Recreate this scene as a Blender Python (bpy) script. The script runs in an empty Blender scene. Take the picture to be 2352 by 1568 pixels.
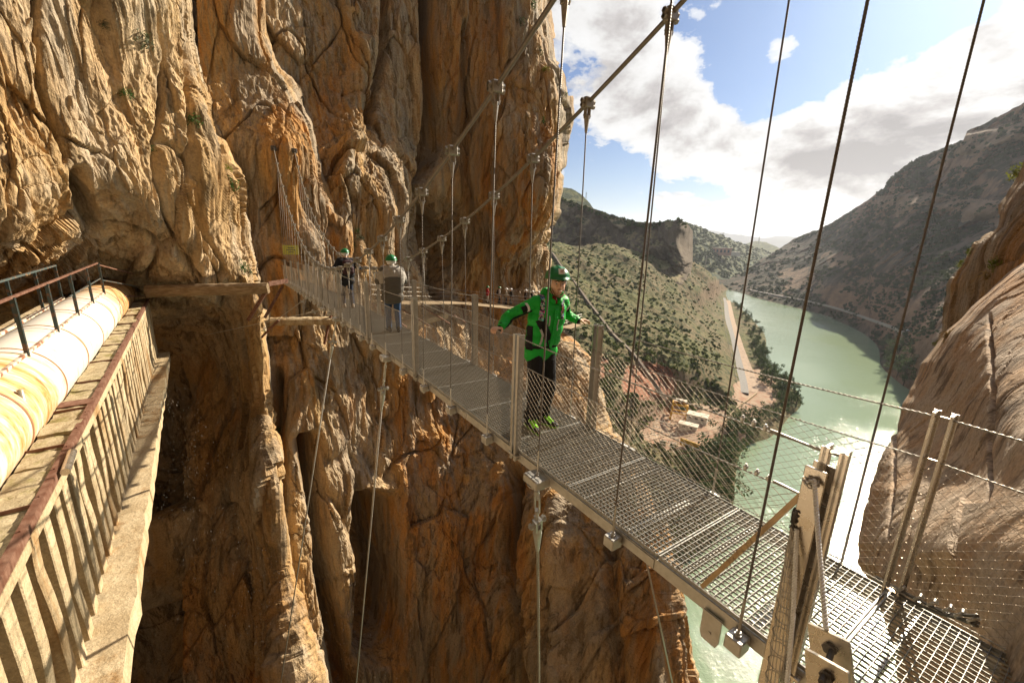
import bpy, math, random
import numpy as np
from mathutils import Vector, Matrix
sc = bpy.context.scene
COL = sc.collection
rad = math.radians
# ---------------------------------------------------------------- camera
F0 = 963.4
_p, _r = rad(14.0), rad(1.64)
_fw = np.array([0, math.cos(_p), -math.sin(_p)]); _up = np.array([0, math.sin(_p), math.cos(_p)]); _rt = np.array([1., 0, 0])
CA = math.cos(_r) * _rt + math.sin(_r) * _up
CB = -math.sin(_r) * _rt + math.cos(_r) * _up
CD = _fw
cam = bpy.data.cameras.new('camera'); camo = bpy.data.objects.new('camera', cam); COL.objects.link(camo)
cam.sensor_width = 36; cam.lens = F0 / 2352 * 36; cam.clip_start = 0.05; cam.clip_end = 60000
M = Matrix.Identity(4)
for i in range(3):
    M[i][0] = CA[i]; M[i][1] = CB[i]; M[i][2] = -CD[i]
camo.matrix_world = M
sc.camera = camo
# ---------------------------------------------------------------- light
SUN_AZ, SUN_EL = rad(47.5), rad(31)
world = bpy.data.worlds.new("World"); sc.world = world; world.use_nodes = True
sc.view_settings.view_transform = 'Standard'; sc.view_settings.look = 'None'
sc.view_settings.exposure = 1.10; sc.view_settings.gamma = 1
sd = Vector((math.sin(SUN_AZ) * math.cos(SUN_EL), math.cos(SUN_AZ) * math.cos(SUN_EL), math.sin(SUN_EL)))
sl = bpy.data.lights.new('sun', 'SUN'); slo = bpy.data.objects.new('sun', sl); COL.objects.link(slo)
sl.energy = 5.0; sl.angle = rad(0.5); sl.color = (1.0, 0.88, 0.70)
slo.rotation_euler = sd.to_track_quat('Z', 'Y').to_euler()


class NT:
    """small node-tree helper"""
    def __init__(s, nt): s.t = nt; s.n = nt.nodes; s.l = nt.links
    def add(s, typ, **kw):
        n = s.n.new(typ)
        for k, v in kw.items(): setattr(n, k, v)
        return n
    def link(s, a, b): s.l.new(a, b)
    def val(s, sock, v):
        if hasattr(v, 'is_linked') or hasattr(v, 'node'): s.l.new(v, sock)
        else: sock.default_value = v
    def math(s, op, a, b=0.0, c=0.0, clamp=False):
        n = s.add('ShaderNodeMath', operation=op); n.use_clamp = clamp
        s.val(n.inputs[0], a); s.val(n.inputs[1], b); s.val(n.inputs[2], c)
        return n.outputs[0]
    def vmath(s, op, a, b=(0, 0, 0), scale=1.0):
        n = s.add('ShaderNodeVectorMath', operation=op)
        s.val(n.inputs[0], a); s.val(n.inputs[1], b) if op != 'SCALE' else None; (s.val(n.inputs[3], scale) if op == 'SCALE' else None)
        return n.outputs['Value'] if op in ('DOT_PRODUCT', 'LENGTH') else n.outputs[0]
    def ramp(s, fac, stops, interp='LINEAR'):
        n = s.add('ShaderNodeValToRGB'); cr = n.color_ramp; cr.interpolation = interp
        while len(cr.elements) < len(stops): cr.elements.new(0.5)
        for e, (p, c) in zip(cr.elements, stops):
            e.position = p; e.color = (c, c, c, 1) if not hasattr(c, '__len__') else (*c, 1)
        s.l.new(fac, n.inputs[0]); return n.outputs[0]
    def mix(s, fac, a, b, mode='MIX'):
        n = s.add('ShaderNodeMix', data_type='RGBA', blend_type=mode)
        s.val(n.inputs[0], fac)
        s.val(n.inputs[6], (*a, 1) if isinstance(a, tuple) else a); s.val(n.inputs[7], (*b, 1) if isinstance(b, tuple) else b)
        return n.outputs[2]
    def noise(s, vec, scale, detail=4, rough=0.5, dist=0.0, lac=2.0):
        n = s.add('ShaderNodeTexNoise'); n.inputs['Scale'].default_value = scale; n.inputs['Detail'].default_value = detail
        n.inputs['Roughness'].default_value = rough; n.inputs['Distortion'].default_value = dist; n.inputs['Lacunarity'].default_value = lac
        if vec is not None: s.l.new(vec, n.inputs['Vector'])
        return n.outputs['Fac']
    def mapping(s, vec, scale=(1, 1, 1), rot=(0, 0, 0), loc=(0, 0, 0)):
        n = s.add('ShaderNodeMapping'); n.inputs['Scale'].default_value = scale; n.inputs['Rotation'].default_value = rot
        n.inputs['Location'].default_value = loc; s.l.new(vec, n.inputs['Vector']); return n.outputs[0]


def pray(x, y):
    x = np.asarray(x, float)[..., None]; y = np.asarray(y, float)[..., None]
    return CA * (x - 1176) / F0 + CB * (784 - y) / F0 + CD


def build_world():
    w = NT(world.node_tree); w.n.clear()
    out = w.add('ShaderNodeOutputWorld'); bg = w.add('ShaderNodeBackground'); w.link(bg.outputs[0], out.inputs[0])
    sky = w.add('ShaderNodeTexSky', sky_type='NISHITA'); sky.sun_disc = False
    sky.sun_elevation = SUN_EL; sky.sun_rotation = SUN_AZ; sky.altitude = 300; sky.air_density = 1.0; sky.dust_density = 1.2
    skyc = w.vmath('SCALE', sky.outputs[0], scale=0.75)
    geo = w.add('ShaderNodeTexCoord'); v = w.vmath('NORMALIZE', geo.outputs['Generated'])
    sep = w.add('ShaderNodeSeparateXYZ'); w.link(v, sep.inputs[0])
    zc = w.math('ADD', w.math('MAXIMUM', sep.outputs[2], 0.0), 0.42)
    comb = w.add('ShaderNodeCombineXYZ')
    w.link(w.math('DIVIDE', sep.outputs[0], zc), comb.inputs[0]); w.link(w.math('DIVIDE', sep.outputs[1], zc), comb.inputs[1])
    pc = w.vmath('ADD', comb.outputs[0], (3.1, 1.7, 0))
    n1 = w.noise(pc, 3.3, 9, 0.60, 0.15)
    n0 = w.noise(w.vmath('ADD', pc, (5.2, 9.1, 0)), 0.8, 3, 0.5)
    dens = w.math('ADD', w.math('MULTIPLY', n1, 0.75), w.math('MULTIPLY', n0, 0.25))
    # openings of blue sky and heavy banks, placed by direction
    for (px, py, amp, wdt) in [(1700, 70, -.12, .10), (1790, 20, -.08, .08), (1950, 40, -.13, .12), (2050, 140, -.12, .10), (1900, 180, -.09, .07), (1755, 225, -.12, .05), (1790, 270, -.08, .05), (1430, 395, -.12, .06), (1330, 395, -.12, .05), (1500, 425, -.10, .05),
                               (1540, 50, -.06, .04), (1480, 130, .08, .13), (1600, 250, .08, .12), (2280, 230, .12, .20), (2120, 320, .10, .14), (1540, 330, .08, .07), (1800, 430, .05, .15), (1850, 300, .08, .06), (1800, 105, .16, .035), (1400, 20, .06, .12), (1500, 490, .05, .08), (1980, 260, .06, .05)]:
        d = pray(px, py); d = d / np.linalg.norm(d)
        dot = w.vmath('DOT_PRODUCT', v, tuple(float(q) for q in d))
        # gaussian-like bump from the angle
        g = w.math('POWER', 2.71828, w.math('MULTIPLY', w.math('SUBTRACT', dot, 1.0), 2.0 / wdt ** 2))
        dens = w.math('ADD', dens, w.math('MULTIPLY', g, amp))
    cov = w.ramp(dens, [(0.495, 0.0), (0.518, 0.65), (0.55, 1.0)], 'EASE')
    # light and dark of the clouds: the side turned to the sun is white, the thick underside grey
    s2 = w.noise(w.vmath('ADD', pc, (0.03, 0.05, 0)), 3.3, 6, 0.60, 0.15)
    rel = w.math('MULTIPLY', w.math('SUBTRACT', s2, n1), 2.6)
    thick = w.math('MULTIPLY', w.math('SUBTRACT', dens, 0.55), 2.2)
    n3 = w.noise(w.vmath('ADD', pc, (8.0, 2.0, 0)), 1.6, 4, 0.55, 0.2)
    th = w.math('ADD', w.math('ADD', 0.50, rel), w.math('ADD', thick, w.math('MULTIPLY', w.math('SUBTRACT', n3, 0.5), 1.4)))
    sdot = w.vmath('DOT_PRODUCT', v, tuple(sd))
    glow = w.math('POWER', w.math('MAXIMUM', sdot, 0.0), 9.0)
    th = w.math('SUBTRACT', th, w.math('MULTIPLY', glow, 0.35))
    cl = w.ramp(th, [(0.30, (1.0, 1.0, 1.0)), (0.50, (0.93, 0.92, 0.91)), (0.72, (0.64, 0.61, 0.60)), (0.95, (0.42, 0.40, 0.40))])
    br = w.math('ADD', 0.42, w.math('MULTIPLY', glow, 0.10))
    clc = w.vmath('SCALE', cl, scale=br)
    skyb = w.vmath('MULTIPLY', w.vmath('SCALE', skyc, scale=0.046), (0.66, 0.90, 1.25))
    hz = w.math('POWER', w.math('SUBTRACT', 1.0, w.math('MINIMUM', w.math('ABSOLUTE', sep.outputs[2]), 1.0)), 14.0)
    skyb = w.mix(w.math('MULTIPLY', hz, 0.85), skyb, (0.40, 0.44, 0.48))
    covh = w.math('MULTIPLY', cov, w.math('SUBTRACT', 1.0, w.math('MULTIPLY', w.math('POWER', hz, 3.0), 0.5)))
    fin = w.mix(covh, skyb, clc)
    fin = w.mix(w.ramp(sep.outputs[2], [(0.0, 0.0), (0.001, 1.0)]), (0.05, 0.05, 0.04), fin)
    w.link(fin, bg.inputs[0]); bg.inputs[1].default_value = 1.0


build_world()

# ---------------------------------------------------------------- numpy noise
def _h(ix, iy, iz, s):
    h = (ix * 374761393 + iy * 668265263 + iz * 2147483647 + s * 974711) & 0xffffffff
    h = ((h ^ (h >> 13)) * 1274126177) & 0xffffffff
    h = ((h ^ (h >> 16)) * 2246822519) & 0xffffffff
    return (h ^ (h >> 15)) & 0xffffffff


def gn(p, seed=0):
    """gradient noise about -1..1"""
    i = np.floor(p).astype(np.int64); f = p - i
    u = f * f * f * (f * (f * 6 - 15) + 10)
    r = 0
    for dx in (0, 1):
        wx = u[:, 0] if dx else 1 - u[:, 0]
        for dy in (0, 1):
            wy = u[:, 1] if dy else 1 - u[:, 1]
            for dz in (0, 1):
                wz = u[:, 2] if dz else 1 - u[:, 2]
                h = _h(i[:, 0] + dx, i[:, 1] + dy, i[:, 2] + dz, seed)
                g = (((h & 1023) / 511.5 - 1) * (f[:, 0] - dx) + (((h >> 10) & 1023) / 511.5 - 1) * (f[:, 1] - dy) + (((h >> 20) & 1023) / 511.5 - 1) * (f[:, 2] - dz))
                r = r + wx * wy * wz * g
    return r * 1.5


def fbm(p, octv=4, seed=0, gain=0.5):
    a, s, r = 1.0, 1.0, 0
    for o in range(octv):
        r = r + a * gn(p * s, seed + o * 17); a *= gain; s *= 2.03
    return r


def ridge(p, octv=3, seed=0, gain=0.5):
    a, s, r = 1.0, 1.0, 0
    for o in range(octv):
        r = r + a * (1 - 2 * np.abs(gn(p * s, seed + o * 31))); a *= gain; s *= 2.1
    return r


def worley(p, seed=0, tilt=0.6):
    """faceted blocks: every cell has its own offset and tilted plane. returns (height, F2-F1)"""
    i = np.floor(p).astype(np.int64); f = p - i
    n = len(p); F1 = np.full(n, 9.); F2 = np.full(n, 9.); H = np.zeros(n)
    for dx in (-1, 0, 1):
        for dy in (-1, 0, 1):
            for dz in (-1, 0, 1):
                h = _h(i[:, 0] + dx, i[:, 1] + dy, i[:, 2] + dz, seed)
                ox = dx + (h & 1023) / 1023 - f[:, 0]; oy = dy + ((h >> 10) & 1023) / 1023 - f[:, 1]; oz = dz + ((h >> 20) & 1023) / 1023 - f[:, 2]
                d = ox * ox + oy * oy + oz * oz
                h2 = _h(i[:, 0] + dx, i[:, 1] + dy, i[:, 2] + dz, seed + 99)
                hh = (h2 & 1023) / 511.5 - 1 + tilt * (((h2 >> 10) & 255) / 127.5 - 1) * ox + tilt * (((h2 >> 18) & 255) / 127.5 - 1) * oz
                m = d < F1
                F2 = np.where(m, F1, np.minimum(F2, d)); H = np.where(m, hh, H); F1 = np.where(m, d, F1)
    return H, np.sqrt(F2) - np.sqrt(F1)


def sstep(a, b, x):
    t = np.clip((x - a) / (b - a), 0, 1); return t * t * (3 - 2 * t)


def rbf(ctrl, X, Y):
    """thin-plate interpolation of log distance over picture coordinates. ctrl: (x, y, 'r'|'z', value)"""
    c = []
    for q in ctrl:
        x, y = q[0], q[1]
        if q[2] == 'r': c.append((x, y, q[3]))
        elif q[2] == 'z':
            d = pray(x, y); c.append((x, y, q[3] / d[2] * math.hypot(d[0], d[1])))
        else: c.append((x, y, q[2]))
    c = np.array(c, float); P = c[:, :2] / 500; v = np.log(c[:, 2]); n = len(c)
    k = lambda r2: np.where(r2 > 0, 0.5 * r2 * np.log(r2 + 1e-12), 0)
    A = np.zeros((n + 3, n + 3)); d2 = ((P[:, None] - P[None]) ** 2).sum(-1)
    A[:n, :n] = k(d2) + np.eye(n) * 1e-4; A[:n, n] = 1; A[:n, n + 1:] = P; A[n, :n] = 1; A[n + 1:, :n] = P.T
    s = np.linalg.solve(A, np.concatenate([v, [0, 0, 0]]))
    sh = X.shape; x = X.ravel() / 500; y = Y.ravel() / 500; r = np.zeros_like(x) + s[n] + s[n + 1] * x + s[n + 2] * y
    for i in range(n): r += s[i] * k((x - P[i, 0]) ** 2 + (y - P[i, 1]) ** 2)
    return np.exp(r).reshape(sh)


def world_pt(X, Y, R):
    d = pray(X, Y); return d / np.hypot(d[..., 0], d[..., 1])[..., None] * R[..., None]


def grid_normals(P):
    du = np.gradient(P, axis=1); dv = np.gradient(P, axis=0)
    n = np.cross(du, dv); n /= np.linalg.norm(n, axis=-1)[..., None] + 1e-12
    # towards the gorge: the side that faces the origin on the whole
    s = np.sign(-(n * P).sum(-1).mean()); return n * (s if s != 0 else 1)

# ---------------------------------------------------------------- objects
def tag(o, label=None, cat=None, group=None, kind=None):
    if label: o['label'] = label
    if cat: o['category'] = cat
    if group: o['group'] = group
    if kind: o['kind'] = kind
    return o


def rawmesh(name, V, Fs, smooth=True):
    """V Nx3, Fs list of (k, array Mxk)"""
    me = bpy.data.meshes.new(name)
    V = np.asarray(V, np.float32); me.vertices.add(len(V)); me.vertices.foreach_set('co', V.ravel())
    nl = sum(f.size for f in Fs); nf = sum(len(f) for f in Fs)
    me.loops.add(nl); me.polygons.add(nf)
    li = np.concatenate([f.ravel() for f in Fs]).astype(np.int32); me.loops.foreach_set('vertex_index', li)
    tot = np.concatenate([np.full(len(f), f.shape[1]) for f in Fs]).astype(np.int32)
    st = np.concatenate([[0], np.cumsum(tot)[:-1]]).astype(np.int32)
    me.polygons.foreach_set('loop_start', st)
    me.update(calc_edges=True)
    me.polygons.foreach_set('use_smooth', np.full(nf, smooth))
    me.update(); me.validate()
    return me


def mobj(name, me, mat=None, parent=None):
    o = bpy.data.objects.new(name, me); COL.objects.link(o)
    if mat and not me.materials: me.materials.append(mat)
    if parent is not None: o.parent = parent
    return o


def empty(name, loc=(0, 0, 0), rz=0):
    o = bpy.data.objects.new(name, None); COL.objects.link(o); o.location = loc; o.rotation_euler = (0, 0, rz); o.empty_display_size = 0.2
    return o


def grid_faces(nr, nc):
    i = np.arange((nr - 1) * nc).reshape(nr - 1, nc)[:, :-1].ravel()
    return np.stack([i, i + 1, i + nc + 1, i + nc], 1)


class MB:
    """collects shapes; build() links them as one mesh object"""
    def __init__(s): s.V = []; s.F = {}; s.n = 0
    def raw(s, V, *Fs):
        V = np.asarray(V, float)
        for f in Fs:
            f = np.asarray(f); s.F.setdefault(f.shape[1], []).append(f + s.n)
        s.V.append(V); s.n += len(V); return s
    def box(s, c, hx, hy, hz, X=(1, 0, 0), Y=(0, 1, 0), Z=(0, 0, 1)):
        c = np.asarray(c, float); X = np.asarray(X, float); Y = np.asarray(Y, float); Z = np.asarray(Z, float)
        V = [c + a * hx * X + b * hy * Y + d * hz * Z for a in (-1, 1) for b in (-1, 1) for d in (-1, 1)]
        s.raw(V, [[0, 1, 3, 2], [4, 6, 7, 5], [0, 4, 5, 1], [2, 3, 7, 6], [0, 2, 6, 4], [1, 5, 7, 3]]); return s
    def bbox(s, c, hx, hy, hz, bev, X=(1, 0, 0), Y=(0, 1, 0), Z=(0, 0, 1)):
        """box with chamfered long edges"""
        c = np.asarray(c, float); X, Y, Z = (np.asarray(q, float) for q in (X, Y, Z))
        prof = [(-hx + bev, -hy), (hx - bev, -hy), (hx, -hy + bev), (hx, hy - bev), (hx - bev, hy), (-hx + bev, hy), (-hx, hy - bev), (-hx, -hy + bev)]
        rings = [(-hz, 0), (-hz + bev, 1), (hz - bev, 1), (hz, 0)]
        V = []
        for z, full in rings:
            k = 0 if full else bev
            for a, b in prof:
                V.append(c + X * (a - k * np.sign(a) * (abs(a) > hx - bev * 1.5)) + Y * (b - k * np.sign(b) * (abs(b) > hy - bev * 1.5)) + Z * z)
        Q = [[r * 8 + i, r * 8 + (i + 1) % 8, (r + 1) * 8 + (i + 1) % 8, (r + 1) * 8 + i] for r in range(3) for i in range(8)]
        s.raw(V, Q, [list(range(7, -1, -1)), list(range(24, 32))]); return s
    def beam(s, a, b, w, h, up=(0, 0, 1)):
        a = np.asarray(a, float); b = np.asarray(b, float); d = b - a; L = np.linalg.norm(d); d = d / L
        x = np.cross(d, up); x /= np.linalg.norm(x) + 1e-9; y = np.cross(x, d)
        return s.box((a + b) / 2, w / 2, h / 2, L / 2, x, y, d)
    def tube(s, pts, r, k=6, cap=True):
        pts = np.asarray(pts, float); m = len(pts); rr = np.broadcast_to(np.asarray(r, float), (m,))
        t = np.gradient(pts, axis=0); t /= np.linalg.norm(t, axis=1)[:, None] + 1e-12
        ref = np.array([0, 0, 1.]) if abs(t[:, 2]).mean() < 0.9 else np.array([1., 0, 0])
        a = np.cross(t, ref); a /= np.linalg.norm(a, axis=1)[:, None] + 1e-12; b = np.cross(t, a)
        th = np.arange(k) * 2 * np.pi / k
        V = pts[:, None] + rr[:, None, None] * (np.cos(th)[None, :, None] * a[:, None] + np.sin(th)[None, :, None] * b[:, None])
        i = np.arange(m - 1)[:, None] * k; j = np.arange(k)[None]
        Q = np.stack([i + j, i + (j + 1) % k, i + k + (j + 1) % k, i + k + j], -1).reshape(-1, 4)
        fs = [Q]
        if cap: fs.append(np.array([list(range(k - 1, -1, -1)), list(range((m - 1) * k, m * k))]))
        return s.raw(V.reshape(-1, 3), *fs)
    def prism(s, prof, a, b, X, Y):
        """extrude the 2-d profile from a to b, profile axes X, Y"""
        a = np.asarray(a, float); b = np.asarray(b, float); X = np.asarray(X, float); Y = np.asarray(Y, float); n = len(prof)
        V = [a + X * p + Y * q for p, q in prof] + [b + X * p + Y * q for p, q in prof]
        return s.raw(V, [[i, (i + 1) % n, n + (i + 1) % n, n + i] for i in range(n)], [list(range(n - 1, -1, -1)), list(range(n, 2 * n))])
    def sphere(s, c, r, nu=10, nv=6, sc=(1, 1, 1)):
        c = np.asarray(c, float); V = [c + np.array([0, 0, r * sc[2]])]
        for j in range(1, nv):
            t = math.pi * j / nv
            for i in range(nu):
                p = 2 * math.pi * i / nu; V.append(c + r * np.array([sc[0] * math.sin(t) * math.cos(p), sc[1] * math.sin(t) * math.sin(p), sc[2] * math.cos(t)]))
        V.append(c - np.array([0, 0, r * sc[2]])); L = len(V) - 1
        T = [[0, 1 + i, 1 + (i + 1) % nu] for i in range(nu)] + [[L, L - nu + (i + 1) % nu, L - nu + i] for i in range(nu)]
        Q = [[1 + (j - 1) * nu + i, 1 + j * nu + i, 1 + j * nu + (i + 1) % nu, 1 + (j - 1) * nu + (i + 1) % nu] for j in range(1, nv - 1) for i in range(nu)]
        return s.raw(V, T, *([Q] if Q else []))
    def mesh(s, name, smooth=False):
        me = rawmesh(name, np.concatenate(s.V), [np.concatenate(f) for f in s.F.values()], smooth)
        return me
    def build(s, name, mat, parent=None, smooth=False):
        return mobj(name, s.mesh(name, smooth), mat, parent)


def fixn(o):
    import bmesh
    bm = bmesh.new(); bm.from_mesh(o.data); bmesh.ops.recalc_face_normals(bm, faces=bm.faces); bm.to_mesh(o.data); bm.free(); return o

# ---------------------------------------------------------------- materials
def newmat(name):
    m = bpy.data.materials.new(name); m.use_nodes = True; t = NT(m.node_tree); b = t.n['Principled BSDF']
    return m, t, b


def coords(t): return t.add('ShaderNodeTexCoord').outputs['Object']


def bump(t, b, h, strength=0.5, dist=0.05):
    n = t.add('ShaderNodeBump'); n.inputs['Strength'].default_value = strength; n.inputs['Distance'].default_value = dist
    t.link(h, n.inputs['Height']); t.link(n.outputs[0], b.inputs['Normal'])


def comb3(t, a, b, c):
    n = t.add('ShaderNodeCombineXYZ'); t.link(a, n.inputs[0]); t.link(b, n.inputs[1]); t.link(c, n.inputs[2]); return n.outputs[0]


def rock_mat(name, cols, fine=1.0, streak=0.6, bstr=0.8, tilt=(0.12, -0.1, 0), dark=0.35, zs=1.0, alb=1.02):
    cols = [tuple(q * alb for q in c_) for c_ in cols]
    """cols: pale, gold, orange, grey"""
    m, t, b = newmat(name); v = coords(t)
    vs = t.mapping(v, (1, 1, min(1, 0.16 * zs)), tilt)
    big = t.noise(t.mapping(v, (1, 1, 0.45), tilt), 0.11 * fine, 3, 0.55)
    c = t.ramp(big, [(0.30, cols[3]), (0.43, cols[0]), (0.52, cols[1]), (0.62, cols[2]), (0.72, cols[1])])
    med = t.noise(vs, 0.75 * fine, 4, 0.65)
    c = t.mix(t.ramp(med, [(0.42, 0.0), (0.68, 0.5)]), c, cols[2])
    gr = t.noise(t.vmath('ADD', vs, (11, 3, 5)), 0.55 * fine, 3, 0.65)
    c = t.mix(t.ramp(gr, [(0.43, 0.0), (0.58, 0.85)]), c, cols[3])
    # dark mineral streaks running down the face
    st = t.noise(t.mapping(v, (1, 1, min(1, 0.05 * zs)), tilt), 1.5 * fine, 4, 0.7)
    c = t.mix(t.math('MULTIPLY', t.ramp(st, [(0.52, 0.0), (0.62, 1.0)]), streak), c, tuple(q * dark for q in cols[1]))
    sp = t.noise(v, 9.0 * fine, 3, 0.75)
    c = t.mix(1.0, c, t.ramp(sp, [(0.25, 0.62), (0.5, 1.0), (0.75, 1.25)]), 'MULTIPLY')
    t.link(c, b.inputs['Base Color']); b.inputs['Roughness'].default_value = 0.85; b.inputs['Specular IOR Level'].default_value = 0.25
    # relief finer than the mesh: fluting, cracks, pits
    fl = t.noise(t.mapping(v, (1, 1, min(1, 0.10 * zs)), tilt), 2.4 * fine, 4, 0.62)
    pit = t.noise(t.mapping(v, (1, 1, 0.6), tilt), 3.2 * fine, 6, 0.72)
    vo = t.add('ShaderNodeTexVoronoi', feature='F1'); vo.inputs['Scale'].default_value = 1.5 * fine
    t.link(t.vmath('ADD', t.mapping(v, (1, 1, min(1, 0.30 * zs)), tilt), t.vmath('SCALE', comb3(t, pit, med, fl), scale=0.9)), vo.inputs['Vector'])
    h = t.math('ADD', t.math('MULTIPLY', fl, 0.75), t.math('ADD', t.math('MULTIPLY', pit, 0.65), t.math('MULTIPLY', vo.outputs['Distance'], 0.35)))
    bump(t, b, h, bstr, 0.35 / fine)
    return m


def simple_mat(name, col, rough=0.6, metal=0.0, var=0.15, scale=8.0, bstr=0.0, spec=0.5, stretch=(1, 1, 1), col2=None, lo=0.4, hi=0.65):
    m, t, b = newmat(name); v = t.mapping(coords(t), stretch)
    n = t.noise(v, scale, 5, 0.6)
    if col2: c = t.mix(t.ramp(n, [(lo, 0.0), (hi, 1.0)]), col, col2)
    else: c = t.mix(1.0, col, t.ramp(n, [(0.3, 1 - var), (0.7, 1 + var)]), 'MULTIPLY')
    t.link(c, b.inputs['Base Color']); b.inputs['Roughness'].default_value = rough; b.inputs['Metallic'].default_value = metal
    b.inputs['Specular IOR Level'].default_value = spec
    if bstr: bump(t, b, t.noise(v, scale * 2, 6, 0.65), bstr, 0.02)
    return m
# ================================================================ THE GORGE
def rbend(Yv, pts, jag=0, seed=0, s=0.02):
    """silhouette curve x(y) with a ragged line"""
    p = np.array(pts, float); x = np.interp(Yv, p[:, 0], p[:, 1])
    if jag:
        q = np.stack([Yv * s, np.zeros_like(Yv), np.full_like(Yv, seed)], 1)
        x = x + jag * fbm(q, 2, seed, 0.5)
    return x


def cliff(name, y0, y1, left, right, ctrl, mat, step=2.4, rollw=45, rolld=7, back=18, amp=1.0, fs=1.0, jag=6, seed=1, roll_left=False, bulge=None, blocks=1.0, jagx=0.02, flute=0.15, terr=0.25, zf=1.0):
    ny = int((y1 - y0) / step) + 1; ys = np.linspace(y0, y1, ny)
    xl = rbend(ys, left); xr = rbend(ys, right); jl = rbend(ys, left, jag if roll_left else 0, seed + 5, jagx) - xl; jr = rbend(ys, right, 0 if roll_left else jag, seed, jagx) - xr
    nx = int((xr - xl).max() / step) + 1; s = np.linspace(0, 1, nx)
    # denser columns where the face turns away
    X = xl[:, None] + (xr - xl)[:, None] * s[None]; Y = np.repeat(ys[:, None], nx, 1)
    R = rbf(ctrl, X, Y)
    def roll(dist):
        q = np.clip(1 - dist / rollw, 0, 1); return rolld * (1 - np.sqrt(np.clip(1 - q * q, 0, 1)))
    if roll_left: R = R + roll(X - xl[:, None])
    else: R = R + roll(xr[:, None] - X)
    X0 = X.copy(); X = X + (jl[:, None] * (1 - s[None]) ** 3 + jr[:, None] * s[None] ** 3); xl = xl + jl; xr = xr + jr
    nb = 14
    k = (np.arange(1, nb + 1) / nb) ** 1.5
    if roll_left:
        Xb = xl[:, None] + k[None, ::-1] * 25; Rb = R[:, :1] + back * k[None, ::-1]
        X = np.concatenate([Xb, X], 1); R = np.concatenate([Rb, R], 1)
    else:
        Xb = xr[:, None] - k[None] * 25; Rb = R[:, -1:] + back * k[None]
        X = np.concatenate([X, Xb], 1); R = np.concatenate([R, Rb], 1)
    Y = np.repeat(ys[:, None], X.shape[1], 1)
    P = world_pt(X, Y, R)
    # normals come from the smooth face, so a ragged outline does not corrugate it
    if roll_left: Xn = np.concatenate([X0[:, :1] + (np.arange(1, nb + 1) / nb)[None, ::-1] ** 1.5 * 25, X0], 1)
    else: Xn = np.concatenate([X0, X0[:, -1:] - (np.arange(1, nb + 1) / nb)[None] ** 1.5 * 25], 1)
    N = grid_normals(world_pt(Xn, Y, R))
    sh = P.shape[:2]; p = P.reshape(-1, 3)
    ax = np.array([p[:, 0] - 0.16 * p[:, 2], p[:, 1] + 0.12 * p[:, 2], p[:, 2]]).T * fs
    w1 = np.stack([gn(ax * 0.23, 51), gn(ax * 0.23, 52), gn(ax * 0.23, 53)], 1)
    q = (ax + w1 * [0.35, 0.35, 2.0]) * [1, 1, zf]
    d = 1.3 * fbm(q * [0.10, 0.10, 0.03], 2, seed + 1)                                    # buttresses
    hb, ed = worley(q * [0.36, 0.36, 0.08], seed + 2, 0.9); d += blocks * (0.34 * hb - 0.15 * np.exp(-ed * 26))   # slabs
    hb, ed = worley(q * [1.0, 1.0, 0.20], seed + 3, 0.9); 
    bl = sstep(-0.35, 0.35, gn(ax * [0.12, 0.12, 0.07], seed + 8))
    d += blocks * (0.14 * hb - 0.08 * np.exp(-ed * 26)) * (0.35 + 0.65 * bl) * (0.4 + 0.6 * sstep(4, rollw, ((X - xl[:, None]) if roll_left else (xr[:, None] - X)).ravel()))
    rg = ridge(q * [0.8, 0.8, 0.06], 4, seed + 4, 0.62)   # fluting
    hs = 0.55; qd = d / hs; fl = np.floor(qd); dt = hs * (fl + sstep(0.41, 0.59, qd - fl)); d = d + (dt - d) * terr * sstep(-0.4, 0.2, gn(ax * .07, seed + 21))   # flat slabs with stepped edges
    cr = np.abs(gn(q * [0.26, 0.26, 0.022], seed + 6)); d -= 0.5 * np.exp(-(cr / 0.02) ** 2) * sstep(-.2, .3, gn(ax * .09, seed + 12))   # long fissures
    hb, ed = worley(q * [2.3, 2.3, 0.28], seed + 7, 0.9); hb_s = hb; d += 0.075 * hb * (0.3 + bl) * sstep(0, rollw, ((X - xl[:, None]) if roll_left else (xr[:, None] - X)).ravel())
    ed_ = (X - xl[:, None]) if roll_left else (xr[:, None] - X); ef = (0.12 + 0.88 * sstep(4, rollw * 1.1, ed_)).ravel()
    d += flute * rg * (1.1 - 0.7 * bl) * ef
    d += 0.10 * fbm(q * [1.8, 1.8, 0.40], 3, seed + 9, 0.6)
    d = d * amp / fs
    fade = np.ones(sh); kf = (np.arange(1, nb + 1) / nb) ** .6
    if roll_left: fade[:, :nb] = (1 - kf)[None, ::-1]
    else: fade[:, -nb:] = (1 - kf)[None]
    fade = fade.ravel(); d = d * fade - 1.2 * amp * (1 - fade)
    if bulge is not None: d = d + fade * bulge(X.ravel(), Y.ravel(), p)
    p = p + N.reshape(-1, 3) * d[:, None]
    f = grid_faces(*sh)
    me = rawmesh(name, p, [f], False)
    o = mobj(name, me, mat); return o


def pillars(X, Y, lst):
    """extra relief in picture coordinates: (list of polyline, half width px, height m)"""
    r = np.zeros_like(X)
    for pts, w, h in lst:
        p = np.array(pts, float); x = np.interp(Y, p[:, 1], p[:, 0]); e = sstep(p[0, 1] - 30, p[0, 1] + 10, Y) * (1 - sstep(p[-1, 1] - 10, p[-1, 1] + 40, Y))
        r += h * e * np.exp(-((X - x) / w) ** 2)
    return r


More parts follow.
